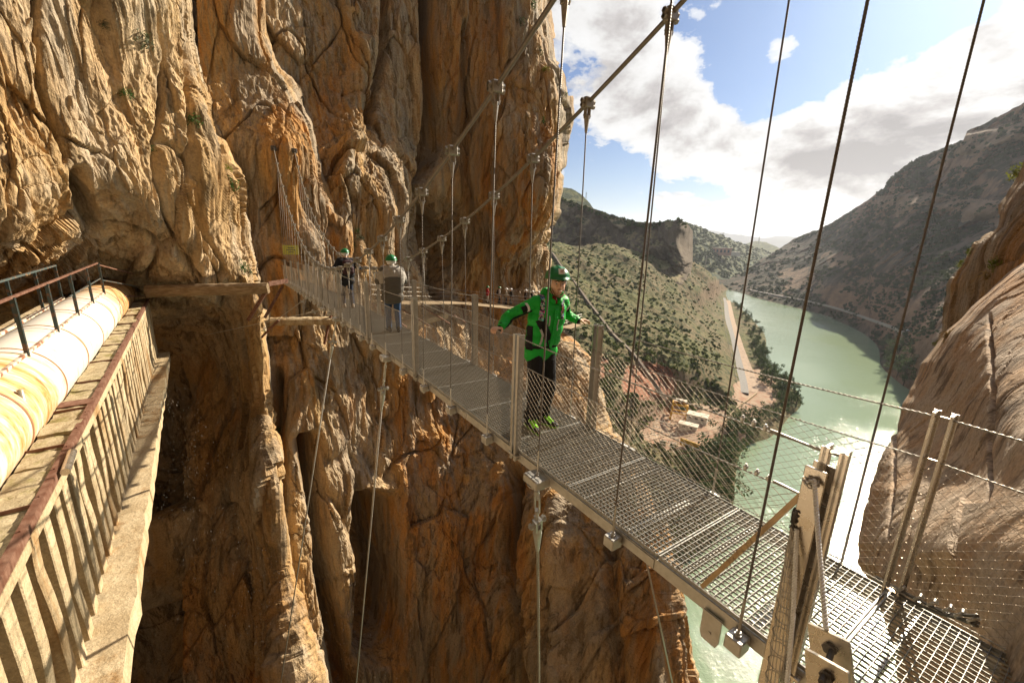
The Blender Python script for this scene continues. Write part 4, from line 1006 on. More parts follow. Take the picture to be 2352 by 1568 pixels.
# net of knotted wire, one panel between two posts
def net_panel(ua, ub, s, cw, ch, r, h0=.02, h1=BH - .27, seed=0, ferr=True, k=3):
    rg = np.random.RandomState(seed + 7)
    nu = max(2, int(round((ub - ua) / cw))); nh = max(2, int(round((h1 - h0) / ch)))
    segs = []
    I, J = np.meshgrid(np.arange(nu * 2 + 1), np.arange(nh * 2 + 1), indexing='ij')
    U = ua + (ub - ua) * I / (2 * nu); H = h0 + (h1 - h0) * J / (2 * nh)
    wob = .004 * np.sin(U * 2.1 + seed) ; lat = s * (BW / 2 + .0) + s * .018 * np.sin(np.pi * J / (2 * nh)) * np.sin(U * 3.1 + 1) + wob
    H = H - .016 * np.sin(np.pi * (U - ua) / (ub - ua)) * (J / (2. * nh)) * 1.5 + rg.normal(0, .0016, H.shape)
    P = (np.array([OX, OY, 0]) + U[..., None] * DU + lat[..., None] * DN); P[..., 2] = dz(U) + H
    ok = (I + J) % 2 == 0
    A_, B_ = [], []
    for di, dj in ((1, 1), (1, -1)):
        i0 = slice(0, nu * 2); 
        ii, jj = np.nonzero(ok[:nu * 2, :])
        t = jj + dj; m = (t >= 0) & (t <= nh * 2); ii, jj, t = ii[m], jj[m], t[m]
        A_.append(P[ii, jj]); B_.append(P[ii + 1, t])
    A_ = np.concatenate(A_); B_ = np.concatenate(B_)
    d = B_ - A_; d /= np.linalg.norm(d, axis=1)[:, None]
    x = np.cross(d, DN); x /= np.linalg.norm(x, axis=1)[:, None]; y = np.cross(d, x)
    n = len(A_); th = np.arange(k) * 2 * np.pi / k
    ring = r * (np.cos(th)[None, :, None] * x[:, None] + np.sin(th)[None, :, None] * y[:, None])
    V = np.concatenate([A_[:, None] + ring, B_[:, None] + ring], 1).reshape(-1, 3)
    base = (np.arange(n) * 2 * k)[:, None]; F = np.concatenate([base + np.array([[i, (i + 1) % k, k + (i + 1) % k, k + i]]) for i in range(k)])
    mb = MB().raw(V, F)
    if ferr:
        # the knots: small pressed sleeves
        ii, jj = np.nonzero(ok); C_ = P[ii, jj]; m = len(C_); rr, ll = r * 1.15, r * 2.8
        V = np.concatenate([(C_[:, None] + np.stack([a * rr * np.ones(1)[0] * DN + b * rr * UPV + c * ll * DU for a in (-1, 1) for b in (-1, 1) for c in (-1, 1)])[None]).reshape(-1, 3)])
        q = np.array([[0, 1, 3, 2], [4, 6, 7, 5], [0, 4, 5, 1], [2, 3, 7, 6], [0, 2, 6, 4], [1, 5, 7, 3]])
        mb.raw(V, (np.arange(m)[:, None, None] * 8 + q[None]).reshape(-1, 4))
    return mb
for s in (-1, 1):
    for i in range(len(POSTU) - 1):
        a, b = POSTU[i], POSTU[i + 1]
        if s < 0 and i == 0: a = -.19
        cw, ch, r = (.075, .055, .0012) if i < 2 else ((.075, .055, .0015) if i < 4 else (.085, .065, .0019))
        bp(net_panel(a, b, s, cw, ch, r, seed=i + 20 * (s > 0), ferr=i < 3).build('net_panel', NETM))
    bp(net_panel(POSTU[-1], U1, s, .085, .065, .002, seed=77, ferr=False).build('net_panel', NETM))
bp(net_panel(-4.2, POSTU[0], 1, .075, .055, .0012, seed=55).build('net_panel', NETM))

# stays down into the gorge
def stay(u, s, bot, r, sc=1.0, near=False):
    top = dk(u, s * (BW / 2 + .06), -.13); d = np.array(bot) - top; L = np.linalg.norm(d); d /= L
    x = np.cross(d, DU); x /= np.linalg.norm(x); y = np.cross(d, x)
    e = lambda t, a=0, b=0: top + d * t + x * a + y * b
    mb = MB(); mb.tube([e(.78 * sc), e(1.0 * sc)], [.036 * sc, .012 * sc], 12); mb = mb
    o = bp((twist([e(.98 * sc), e(L)], r, 5, .16, 3) if near else MB().tube([e(.98 * sc), e(L)], r, 6)).build('stay_cable', ROPEM, smooth=True))
    soc = MB().tube([e(.62 * sc), e(.70 * sc), e(1.0 * sc)], [.030 * sc, .040 * sc, .016 * sc], 12)
    for q in (-1, 1): soc.box(e(.58 * sc, q * .026 * sc), .008 * sc, .028 * sc, .07 * sc, x, y, d)
    soc.tube([e(.545 * sc, -.085 * sc), e(.545 * sc, .085 * sc)], .017 * sc, 8)
    for q in (-1, 1): soc.tube([e(.545 * sc, q * .055 * sc), e(.545 * sc, q * .075 * sc)], .03 * sc, 6)
    so = soc.build('cable_socket', GALV); bp(so, o)
    sh = MB(); th = np.linspace(-.3, np.pi + .3, 14)
    sh.tube([e(.50 * sc + .05 * sc * math.sin(t), 0, .032 * sc * math.cos(t)) for t in th], .010 * sc, 6); sh.tube([e(.50 * sc), e(.38 * sc)], .013 * sc, 8)
    sh = sh.build('shackle', GALV); bp(sh, o)
    tb = MB()
    for q in (-1, 1): tb.tube([e(.13 * sc, 0, q * .010 * sc), e(.16 * sc, 0, q * .028 * sc), e(.36 * sc, 0, q * .028 * sc), e(.39 * sc, 0, q * .010 * sc)], .0085 * sc, 6)
    tb.tube([e(.36 * sc), e(.41 * sc)], .02 * sc, 8); tb.tube([e(.10 * sc), e(.15 * sc)], .02 * sc, 8); tb.tube([e(.02 * sc), e(.22 * sc)], .011 * sc, 8)
    t_ = tb.build('turnbuckle', GALV); bp(t_, o)
    pl = MB().bbox(top + [0, 0, .035], .085 * sc, .07 * sc, .035 * sc, .01, DU, DN, UPV); pl.tube([top + [0, 0, -.02], top + [0, 0, .0]], [.075 * sc, .08 * sc], 16)
    pl = pl.build('anchor_plate', GALV); bp(pl, o)
def at_r(px, py, r): return world_pt(np.array(float(px)), np.array(float(py)), np.array(float(r)))
stay(2 * BS, -1, at_r(1239, 1640, 6.6), .020, 1.25, True)
stay(7 * BS, -1, at_r(812, 1640, 14), .022, 1.3)
stay(11.9 * BS, -1, at_r(634, 1640, 19), .024, 1.3)
stay(14.2 * BS, -1, at_r(470, 770, 24), .012, 1.0)
stay(18.0 * BS, -1, at_r(600, 760, 23.5), .012, .9)
stay(2 * BS, 1, at_r(1560, 1640, 7.5), .015, 1.0)

# cable anchors on the far rock, and the thin verticals hanging in front of it
for s in (-1, 1):
    p = cbl(27.0, s); mb = MB(); mb.bbox(p + DU * .12, .12, .14, .12, .02, DU, DN, UPV); mb.tube([p - DU * .25 + [0, 0, -.1], p + DU * .05], [.03, .05], 8)
    bp(mb.build('cable_anchor', DARKM))

# ---- near end, left side: twin upright plates, brace, wrapped net, cables
NE = bp(empty('end_post')); NE.matrix_parent_inverse = BRI
def at_lat(px, py, lat):
    r_ = pray(px, py); return r_ * ((lat + np.array([OX, OY, 0]) @ DN) / (r_ @ DN))
hp = 1.10
mb = MB()
for lt in (-.60, -.515):
    a, b = dk(-.195, lt, -.3), dk(-.195, lt, hp)
    mb.bbox((a + b) / 2, .045, .006, (b[2] - a[2]) / 2, .003, DU, DN, UPV)
for h in (.05, .55): mb.box(dk(-.195, -.5575, h), .004, .036, .05, DU, DN, UPV)
o = bp(mb.build('post_plates', STAINL), NE)
bp(MB().tube([dk(-.165, -.5575, -.2), dk(-.165, -.5575, .92)], .012, 10).build('tension_rod', DARKM, smooth=True), NE)
bp(MB().tube([dk(-.195, -.625, 1.03), dk(-.195, -.47, 1.03), dk(-.215, -.42, 1.03)], .014, 8).build('pin', DARKM), NE)
bp(MB().beam(dk(-.150, -.52, .94), dk(.268, -.515, .03), .026, .026).build('diagonal_brace', metal('brace_steel', (.42, .30, .17), .4, .6), ), NE)
tp = at_lat(1870, 1100, -.625)
lo = at_lat(1898, 1445, -.95)
BRT = metal('bright_rope', (.86, .85, .82), .35, .25, .08, 60)
bp(twist([tp, (tp + lo) / 2 + [0.0, 0, -.01], lo], .0105, 6, .04, 3).build('tension_cable', BRT, smooth=True), NE)
kn = MB()
rg = np.random.RandomState(4)
for i in range(6):
    c = tp + rg.normal(0, .008, 3) + [0, 0, -.008 * i]
    kn.tube([c + (math.cos(t) * .020 + .003 * i) * DU + math.sin(t) * .016 * DN + np.array([0, 0, .006 * math.sin(3 * t + i)]) for t in np.linspace(0, 5.6, 12)], .0045, 5)
bp(kn.build('rope_clip', GALV), NE)
tb0 = at_lat(1826, 1195, -.60); tb1 = at_lat(1772, 1640, -.74)
bun = MB()
for i in range(15):
    th = 2 * np.pi * i / 15; k_ = np.linspace(0, 1, 26)
    rr = .010 + .036 * k_ ** .7
    P = tb0 + (tb1 - tb0) * k_[:, None] + rr[:, None] * (math.cos(th) * DU + .6 * math.sin(th) * DN)[None] + .0025 * np.sin(k_ * 40 + i)[:, None] * DU
    bun.tube(P, .0019, 4)
for k_ in np.linspace(.18, .97, 11):
    rr = .012 + .038 * k_ ** .7; c = tb0 + (tb1 - tb0) * k_
    bun.tube([c + rr * (math.cos(t) * DU + .6 * math.sin(t) * DN) + np.array([0, 0, .014 * math.sin(t)]) for t in np.linspace(0, 2 * math.pi, 26)], .0028, 4)
bp(bun.build('gathered_net', ROPEM), NE)
w0, w1 = at_lat(1830, 1215, -.62), at_lat(1800, 1640, -.80)
bp(twist([w0, (w0 + w1) / 2 - .01 * DU, w1], .0110, 6, .04, 3).build('lacing_rope', BRT, smooth=True), NE)
kb = MB()
for i in range(5):
    kb.tube([tb0 + [0, 0, .05 - .022 * i] + (math.cos(t) * .014) * DU + math.sin(t) * .014 * DN + np.array([0, 0, .01 * math.sin(2 * t + i)]) for t in np.linspace(0, 6.28, 12)], .006, 5)
kb.tube([tb0 + [0, 0, .06], tb0 + [0, 0, .0] - DN * .02], .009, 6)
bp(kb.build('rope_knot', DARKM), NE)
# heavy anchor plates with pin, nearest the viewer
AP = bp(empty('anchor_bracket')); AP.matrix_parent_inverse = BRI
cc = []
for (xa, ya), (xb, yb), lt in (((1856, 1428), (1953, 1473), -.95), ((1850, 1487), (1950, 1543), -1.09)):
    a, b = at_lat(xa, ya, lt), at_lat(xb, yb, lt); X = (b - a); w = np.linalg.norm(X); X /= w; Z = np.cross(DN, X); Z /= np.linalg.norm(Z); Z *= np.sign(Z[2])
    m_ = MB(); m_.prism([(0.003, 0), (w - .003, 0), (w, -.003), (w, -.30), (0, -.30), (0, -.003)], a - DN * .006, a + DN * .006, X, Z); bp(fixn(m_.build('bracket_plate', STAINL)), AP)
    cc.append(a + X * w * .52 - Z * w * .42)
pn = MB().tube([cc[0] + DN * .03, cc[1] - DN * .05], .011, 10); pn.tube([cc[0] - DN * .008, cc[0] - DN * .022], .024, 6); pn.tube([cc[1] - DN * .008, cc[1] - DN * .02], .022, 6)
bp(pn.build('bracket_pin', DARKM), AP)
# hinge plate and big lug below the deck edge
lug = MB().prism([(-.06, .06), (.06, .06), (.06, -.10), (.045, -.14), (-.045, -.14), (-.06, -.10)], dk(.17, -BW / 2 - .012, -.15), dk(.17, -BW / 2 - .024, -.15), DU, UPV)
lug.tube([dk(.17, -BW / 2 - .0, -.22), dk(.17, -BW / 2 - .03, -.22)], .011, 8)
bp(lug.build('lug_plate', GALV))
# shackles and slings at the foot of the right hand rail, and rope turnbuckles
for s, h, u_ in ((-1, BH - .01, .06), (-1, BH - .27, .0)):
    tbm = MB(); a, b = dk(u_, s * BW / 2, h), dk(u_ - .24, s * BW / 2, h - .01)
    tbm.tube([a, a + (b - a) * .15, a + (b - a) * .85, b], [.005, .007, .007, .005], 6)
    bp(tbm.build('rope_tensioner', GALV)); 
    for q in (1.1, 1.35, 1.6): tbm = MB(); c = a - (b - a) * (q - 1); tbm.bbox(c, .009, .012, .011, .003, DU, DN, UPV); tbm.tube([c + [0, 0, -.02], c + [0, 0, .02]], .006, 5); bp(tbm.build('rope_clip', GALV))
# ================================================================ WATER CHANNEL WITH PIPE (left)
AZ = rad(-37.2); AD = np.array([math.sin(AZ), math.cos(AZ), 0]); AN = np.array([math.cos(AZ), -math.sin(AZ), 0])
def aq(u, lat, z): return AD * u + AN * lat + np.array([0, 0, z])
AQ = empty('aqueduct', tuple(aq(10, -3, -6)))
tag(AQ, 'old concrete water channel with ribbed side wall and rusty rail, crossing at lower left', 'aqueduct')
AQI = Matrix.Translation(Vector(aq(10, -3, -6))).inverted()
def ap(o, parent=None):
    o.parent = parent or AQ
    o.matrix_parent_inverse = AQI if parent is None else Matrix.Identity(4)
    return o
def concrete(name, c1, c2, stain, sc=1.0, rot=(0, 0, 0.65)):
    m, t, b = newmat(name); v = t.mapping(coords(t), (1, 1, 1), rot)
    n = t.noise(v, 1.6 * sc, 6, .7); c = t.mix(t.ramp(n, [(.38, 0.), (.62, 1.)]), c1, c2)
    st = t.noise(t.mapping(v, (1, 1, .2)), 1.1 * sc, 5, .7); c = t.mix(t.ramp(st, [(.53, 0.), (.64, .8)]), c, stain)
    c = t.mix(1.0, c, t.ramp(t.noise(v, 24 * sc, 4, .7), [(.3, .72), (.7, 1.2)]), 'MULTIPLY')
    t.link(c, b.inputs['Base Color']); b.inputs['Roughness'].default_value = .9; b.inputs['Specular IOR Level'].default_value = .2
    w = t.noise(t.mapping(v, (9, .7, .7)), 2.0 * sc, 5, .6)
    bump(t, b, t.math('ADD', t.math('MULTIPLY', w, .5), t.noise(v, 7 * sc, 7, .72)), .7, .05); return m
CONC = concrete('weathered_concrete', (.56, .45, .29), (.42, .32, .19), (.28, .15, .05))
PLANK = concrete('mossy_boarding', (.46, .38, .24), (.34, .27, .16), (.20, .17, .05), 2.2)
RUST = simple_mat('rusty_iron', (.13, .055, .032), .8, .1, .35, 9, .3, .3, col2=(.22, .12, .08))
PAINT = simple_mat('faded_blue_green_paint', (.07, .095, .09), .6, .1, .3, 10, .2, .3, col2=(.22, .12, .07), lo=.52, hi=.62)
UE = 26.8; US = 1.0
SZ, SI, SO = -3.45, -2.42, -1.94   # slab top height, inner and outer lateral
# top boarding of the side wall: short thick planks with iron strips between
rg = np.random.RandomState(3)
u = US; i = 0
while u < UE:
    L = .62 + rg.uniform(-.05, .06); mb = MB(); n = 7; m = 5
    # uneven concrete slab
    U, Lt = np.meshgrid(np.linspace(u + .012, u + L - .012, n), np.linspace(SI, SO, m), indexing='ij')
    H = SZ + rg.normal(0, .012, U.shape) + rg.normal(0, .015); H[0] -= .015; H[-1] -= .015
    P = U[..., None] * AD + Lt[..., None] * AN; P[..., 2] = H
    lowr = P.copy(); lowr[..., 2] = SZ - .13
    allP = np.concatenate([P.reshape(-1, 3), lowr.reshape(-1, 3)]); f = grid_faces(n, m); k = n * m
    bd = [(j, j + 1) for j in range(m - 1)] + [(k - m + j + 1, k - m + j) for j in range(m - 1)] + [((j + 1) * m, j * m) for j in range(n - 1)] + [(j * m + m - 1, (j + 1) * m + m - 1) for j in range(n - 1)]
    mb.raw(allP, f, f[:, ::-1] + k, np.array([[a, b, b + k, a + k] for a, b in bd]))
    o = ap(fixn(mb.build('coping_slab', PLANK)))
    if i % 3 == 1:
        st = MB().beam(aq(u, SI - .05, SZ + .004), aq(u + .01, SO, SZ + .008), .014, .05)
        ap(st.build('iron_strip', RUST))
    u += L; i += 1
ap(MB().beam(aq(11.3, SI, SZ + .03), aq(11.3, SO, SZ + .03), .34, .02).build('rusty_cover_plate', RUST))
# rusty angle iron along the outer edge
mb = MB(); mb.beam(aq(US, SO - .01, SZ + .03), aq(UE, SO - .01, SZ + .03), .085, .012); mb.beam(aq(US, SO + .030, SZ - .03), aq(UE, SO + .030, SZ - .03), .012, .11)
for q in np.arange(US, UE, .8): mb.tube([aq(q, SO - .01, SZ + .03), aq(q, SO - .01, SZ + .055)], .014, 6)
ap(mb.build('angle_rail', RUST))
# edge beam under the rail, wall sheet behind the ribs, ribs, ledge
mb = MB(); mb.beam(aq(US, SO - .09, SZ - .20), aq(UE, SO - .09, SZ - .20), .22, .14); ap(mb.build('edge_beam', CONC))
ZB = -6.0
mb = MB(); mb.beam(aq(US, SO - .42, (SZ + ZB) / 2 - .07), aq(UE, SO - .42, (SZ + ZB) / 2 - .07), .10, SZ - ZB - .13); ap(mb.build('channel_wall', CONC))
u = US + .1; i = 0
while u < UE - .1:
    mb = MB(); n = 12; h = np.linspace(ZB + .0, SZ - .262, n); w = .125
    broken = rg.rand() < .3
    out = SO + .03 + rg.normal(0, .008) + rg.normal(0, .0015, n) - (broken * .035 * np.exp(-((h - rg.uniform(ZB + .3, SZ - .6)) / .4) ** 2))
    V = []
    du = rg.normal(0, .0006, n) + rg.normal(0, .006) * (h - SZ) * .3
    for j in range(n):
        e = .015
        for a, b in ((-w, SO - .34), (w, SO - .34), (w, out[j] - e), (w - e, out[j]), (-w + e, out[j]), (-w, out[j] - e)):
            V.append(aq(u + a + du[j], b, h[j]))
    Q = [[j * 6 + a, j * 6 + (a + 1) % 6, (j + 1) * 6 + (a + 1) % 6, (j + 1) * 6 + a] for j in range(n - 1) for a in range(6)]
    mb.raw(V, Q, [[0, 1, 2, 3, 4, 5], [6 * n - 1 - a for a in range(6)]])
    o = ap(fixn(mb.build('wall_rib', CONC)))
    u += .52 + rg.uniform(-.012, .012); i += 1
# ledge slab at the foot
n = 60; m = 6; us = np.linspace(US - .5, UE - .6, n); ls = np.linspace(SO - .32, -1.47, m)
U, Lt = np.meshgrid(us, ls, indexing='ij'); w = .05 * fbm(np.stack([us * 1.5, us * 0, us * 0], 1), 3, 5)
Lt = Lt + (w[:, None]) * (np.arange(m) == m - 1)[None]
P = U[..., None] * AD + Lt[..., None] * AN; P[..., 2] = ZB + .012 * fbm(P.reshape(-1, 3) * 3, 3, 9).reshape(n, m)
Q_ = P[:, -1:].copy(); Q_[..., 2] = ZB - .42; Q2 = P[:, :1].copy(); Q2[..., 2] = ZB - .5
P = np.concatenate([P, Q_, Q2], 1)
# open at the ends only where they meet the rock
ap(mobj('ledge_slab', rawmesh('ledge_slab', P.reshape(-1, 3), [grid_faces(n, m + 2)], False), CONC))
# far channel wall on the other side of the pipe
mb = MB(); mb.beam(aq(US, -4.55, -3.1), aq(UE, -4.55, -3.1), .3, .35); mb.beam(aq(US, -4.62, -3.9), aq(UE, -4.62, -3.9), .12, 1.6); ap(mb.build('far_wall', CONC))
for u in np.arange(US, UE, .5):
    o = ap(MB().beam(aq(u, -4.36, -3.3), aq(u, -4.36, -4.6), .08, .12).build('far_wall_rib', CONC))
mb = MB(); mb.beam(aq(US, -3.43, -4.1), aq(UE, -3.43, -4.1), 2.0, .12); ap(mb.build('channel_floor', CONC))
# iron bracket and pipe end on the rail
ap(MB().tube([aq(8.05, SO + .12, SZ + .02), aq(8.7, SO + .10, SZ + .05)], .055, 12).build('drain_pipe', STAINL))

# the big pipe
def pipe_mat():
    m, t, b = newmat('pipe_paint'); v = t.mapping(coords(t), (1, 1, 1), (0, 0, 0))
    # coordinate along the pipe
    co = t.vmath('DOT_PRODUCT', coords(t), tuple(AD)); cr = t.vmath('DOT_PRODUCT', coords(t), tuple(AN))
    ring = t.add('ShaderNodeCombineXYZ'); t.link(t.math('MULTIPLY', co, 1.0), ring.inputs[0]); t.link(t.math('MULTIPLY', cr, .12), ring.inputs[1])
    sp = t.add('ShaderNodeSeparateXYZ'); t.link(coords(t), sp.inputs[0]); t.link(t.math('MULTIPLY', sp.outputs[2], .25), ring.inputs[2])
    n1 = t.noise(ring.outputs[0], 3.2, 5, .65); n2 = t.noise(ring.outputs[0], 14, 4, .7); n0 = t.noise(coords(t), .35, 3, .5)
    zone = t.ramp(co, [(0.0, 1.0)]) if False else None
    e = t.add('ShaderNodeMapRange'); t.link(co, e.inputs[0]); e.inputs[1].default_value = 19; e.inputs[2].default_value = 24; e.inputs[3].default_value = 0; e.inputs[4].default_value = .22
    e2 = t.add('ShaderNodeMapRange'); t.link(t.math('ABSOLUTE', t.math('SUBTRACT', co, 9.6)), e2.inputs[0]); e2.inputs[1].default_value = 2.6; e2.inputs[2].default_value = 1.2; e2.inputs[3].default_value = 0; e2.inputs[4].default_value = .13
    k = t.math('ADD', t.math('ADD', t.math('MULTIPLY', n1, .6), t.math('MULTIPLY', n2, .4)), t.math('ADD', e.outputs[0], e2.outputs[0]))
    c = t.mix(t.ramp(k, [(.53, 0.), (.60, .6), (.69, 1.)]), (.66, .61, .53), (.55, .30, .09))
    c = t.mix(t.ramp(k, [(.68, 0.), (.76, 1.)]), c, (.20, .075, .02))
    sc_ = t.noise(coords(t), 5, 6, .75); c = t.mix(t.ramp(sc_, [(.62, 0.), (.70, .5)]), c, (.42, .28, .16))
    t.link(c, b.inputs['Base Color']); b.inputs['Roughness'].default_value = .55; bump(t, b, t.noise(coords(t), 6, 4, .6), .15, .02); return m
PM = pipe_mat()
PI_ = empty('water_pipe', tuple(aq(10, -3.18, -3.9)))
tag(PI_, 'big cream painted pipe with rust bands and blue railings lying in the concrete channel', 'pipe')
PII = Matrix.Translation(Vector(aq(10, -3.18, -3.9))).inverted()
def pp(o, parent=None):
    o.parent = parent or PI_; o.matrix_parent_inverse = PII if parent is None else Matrix.Identity(4); return o
pr, pc = .80, (-3.18, -3.14); nn = 64
us = [1.0]
while us[-1] < UE: us.append(us[-1] + .3)
pts = [aq(u, *pc) for u in us]
pp(MB().tube(pts, pr, nn).build('pipe_shell', PM, smooth=True))
for u in np.arange(2.2, UE, 2.45):
    q = [aq(u - .035, *pc), aq(u - .02, *pc), aq(u + .02, *pc), aq(u + .035, *pc)]
    pp(MB().tube(q, [pr, pr + .012, pr + .012, pr], nn, False).build('weld_seam', simple_mat('seam', (.26, .13, .06), .8, 0, .3, 8) if 'seam' not in bpy.data.materials else bpy.data.materials['seam']))
# rails: beam on the pipe, posts, top rail, mid rail
for lat, tall, u_end, u_st in ((-2.77, 1.1, 21.4, 2.0), (-3.66, 1.1, 20.4, 2.0)):
    zb = -2.45
    pp(MB().beam(aq(u_st, lat, zb - .02), aq(u_end + .1, lat, zb - .02), .05, .12).build('rail_base', simple_mat('rusty_white', (.62, .54, .42), .7, 0, .2, 5, .1, .3, col2=(.26, .11, .06), lo=.48, hi=.58) if 'rusty_white' not in bpy.data.materials else bpy.data.materials['rusty_white']))
    for u in np.arange(u_end, u_st, -2.42):
        pm = MB(); a, b = aq(u, lat + (.02 if lat > -3 else -.02), zb - .06), aq(u, lat + (.02 if lat > -3 else -.02), zb + tall)
        pm.beam(a, b, .075, .012, up=AD); pm.box((a + b) / 2 + AD * .0 + AN * .025, .005, .028, tall / 2 + .02, AN, AD, UPV)
        pp(pm.build('rail_post', PAINT))
    tr = MB(); tr.beam(aq(u_st, lat, zb + tall), aq(u_end + .02, lat, zb + tall), .045, .045); pp(tr.build('top_rail', RUST if lat > -3 else PAINT))
    if lat > -3: pp(MB().beam(aq(16.2, lat + .0, zb + .55), aq(u_end, lat, zb + .55), .03, .03).build('mid_rail', PAINT))
# cross rail at the far end, turning to the right
e0, e1 = aq(21.4, -2.77, 0), aq(UE + .1, -1.98, 0)
tr = MB(); tr.beam(e0 + [0, 0, -1.4], e1 + [0, 0, -2.35], .04, .04); pp(tr.build('top_rail', RUST))
tr = MB(); tr.beam(e0 + [0, 0, -1.95], e1 + [0, 0, -2.9], .03, .03); pp(tr.build('mid_rail', PAINT))
pm = MB(); pm.beam(e1 + [0, 0, -3.5], e1 + [0, 0, -2.33], .07, .07); pp(pm.build('rail_post', PAINT))
tr = MB(); tr.beam(aq(21.4, -2.77, -2.55), aq(UE, -2.0, -3.30), .06, .06); pp(tr.build('rail_base', RUST))
# tube standing between pipe and coping
o = MB().tube([aq(9.85, SI - .06, -3.6), aq(9.85, SI - .07, -2.62)], .04, 12).build('pipe_stub', simple_mat('worn_yellow_steel', (.40, .37, .30), .4, .5, .2, 12, .1, .5, col2=(.5, .38, .06), lo=.58, hi=.62), smooth=True)
tag(o, 'short upright steel tube standing between the big pipe and the boarded coping', 'steel tube')

# old beam across to the pillar
WOOD = simple_mat('old_timber', (.20, .135, .075), .9, 0, .35, 3, .8, .2, (1, 1, 4), col2=(.32, .24, .15))
def rough_beam(name, a, b, w, h, mat, seed=1, taper=1.0):
    a = np.asarray(a, float); b = np.asarray(b, float); n = 26; d = b - a; L = np.linalg.norm(d); d /= L; x = np.cross(d, UPV); x /= np.linalg.norm(x); y = np.cross(x, d); V = []
    th = np.linspace(0, 2 * np.pi, 12, endpoint=False)
    for i in range(n):
        k = i / (n - 1); c = a + d * L * k
        for t_ in th:
            s_ = max(abs(math.cos(t_)), abs(math.sin(t_))); V.append(c + x * math.cos(t_) / s_ * w / 2 * (1 + (taper - 1) * k) + y * math.sin(t_) / s_ * h / 2 * (1 + (taper - 1) * k))
    V = np.array(V); V += (0.10 * min(w, h)) * np.stack([fbm(V * [5, 5, 9], 4, seed), fbm(V * [5, 5, 9], 4, seed + 1), fbm(V * [5, 5, 9], 4, seed + 2)], 1)
    Q = [[i * 12 + j, i * 12 + (j + 1) % 12, (i + 1) * 12 + (j + 1) % 12, (i + 1) * 12 + j] for i in range(n - 1) for j in range(12)]
    return MB().raw(V, Q, [list(range(11, -1, -1)), list(range((n - 1) * 12, n * 12))]).build(name, mat)
W = lambda x, y, r: world_pt(np.array(float(x)), np.array(float(y)), np.array(float(r)))
o = rough_beam('timber_beam', W(338, 668, 25.4), W(616, 662, 23.6), .42, .52, WOOD, 3)
tag(o, 'long weathered timber beam running from the channel to the rock pillar', 'beam')
ib = MB(); ib.beam(W(616, 652, 23.9), W(660, 645, 25), .1, .22); ib.beam(W(612, 668, 23.8), W(570, 735, 24.2), .14, .14); ib.beam(W(650, 655, 25), W(608, 730, 24.8), .12, .12)
o = ib.build('iron_bracket', RUST); tag(o, 'rusty iron bracket with diagonal struts at the end of the timber beam', 'bracket')
o = rough_beam('concrete_beam', W(622, 738, 26.5), W(800, 736, 26.0), .5, .42, CONC, 9); tag(o, 'pale concrete beam of the old walkway under the far part of the bridge', 'beam')
for (x0, y0, x1, y1, lab) in ((760, 722, 745, 790, 'short rusty iron post hanging under the concrete beam'), (640, 735, 600, 775, 'rusty iron strut propping the concrete beam from the pillar')):
    o = MB().beam(W(x0, y0, 26.0), W(x1, y1, 26.2), .12, .12).build('iron_strut', RUST); tag(o, lab, 'strut')
# ================================================================ PEOPLE
def v3(*a): return np.array(a, float)
def capsule(mb, a, b, ra, rb, k=12, flat=None):
    """tapered limb with round ends; flat=(axis, factor) squashes the section"""
    a = np.asarray(a, float); b = np.asarray(b, float); d = b - a; L = np.linalg.norm(d) + 1e-9; d = d / L
    pts, rr = [], []
    for t in (-1, -.92, -.7, -.38, 0): pts.append(a + d * ra * t); rr.append(ra * math.sqrt(max(0.0, 1 - t * t)) + 1e-4)
    for t in (.25, .5, .75): pts.append(a + d * L * t); rr.append(ra + (rb - ra) * t)
    for t in (0, .38, .7, .92, 1): pts.append(b + d * rb * t); rr.append(rb * math.sqrt(max(0.0, 1 - t * t)) + 1e-4)
    i0 = mb.n; mb.tube(pts, rr, k)
    if flat is not None:
        ax, f = flat; ax = np.asarray(ax, float); V = mb.V[-1]; c = (a + b) / 2
        V -= ((V - c) @ ax)[:, None] * ax[None] * (1 - f)
    return mb


def remesh(mb, name, mat, voxel, smooth=3, parent=None):
    me = mb.mesh(name); o = bpy.data.objects.new(name, me); COL.objects.link(o)
    m = o.modifiers.new('r', 'REMESH'); m.mode = 'VOXEL'; m.voxel_size = voxel; m.use_smooth_shade = True
    s = o.modifiers.new('s', 'SMOOTH'); s.iterations = smooth; s.factor = .5
    dg = bpy.context.evaluated_depsgraph_get(); ev = o.evaluated_get(dg); me2 = bpy.data.meshes.new_from_object(ev)
    o.modifiers.clear(); o.data = me2; me2.name = name
    me2.materials.clear(); me2.materials.append(mat)
    if parent is not None: o.parent = parent
    return o


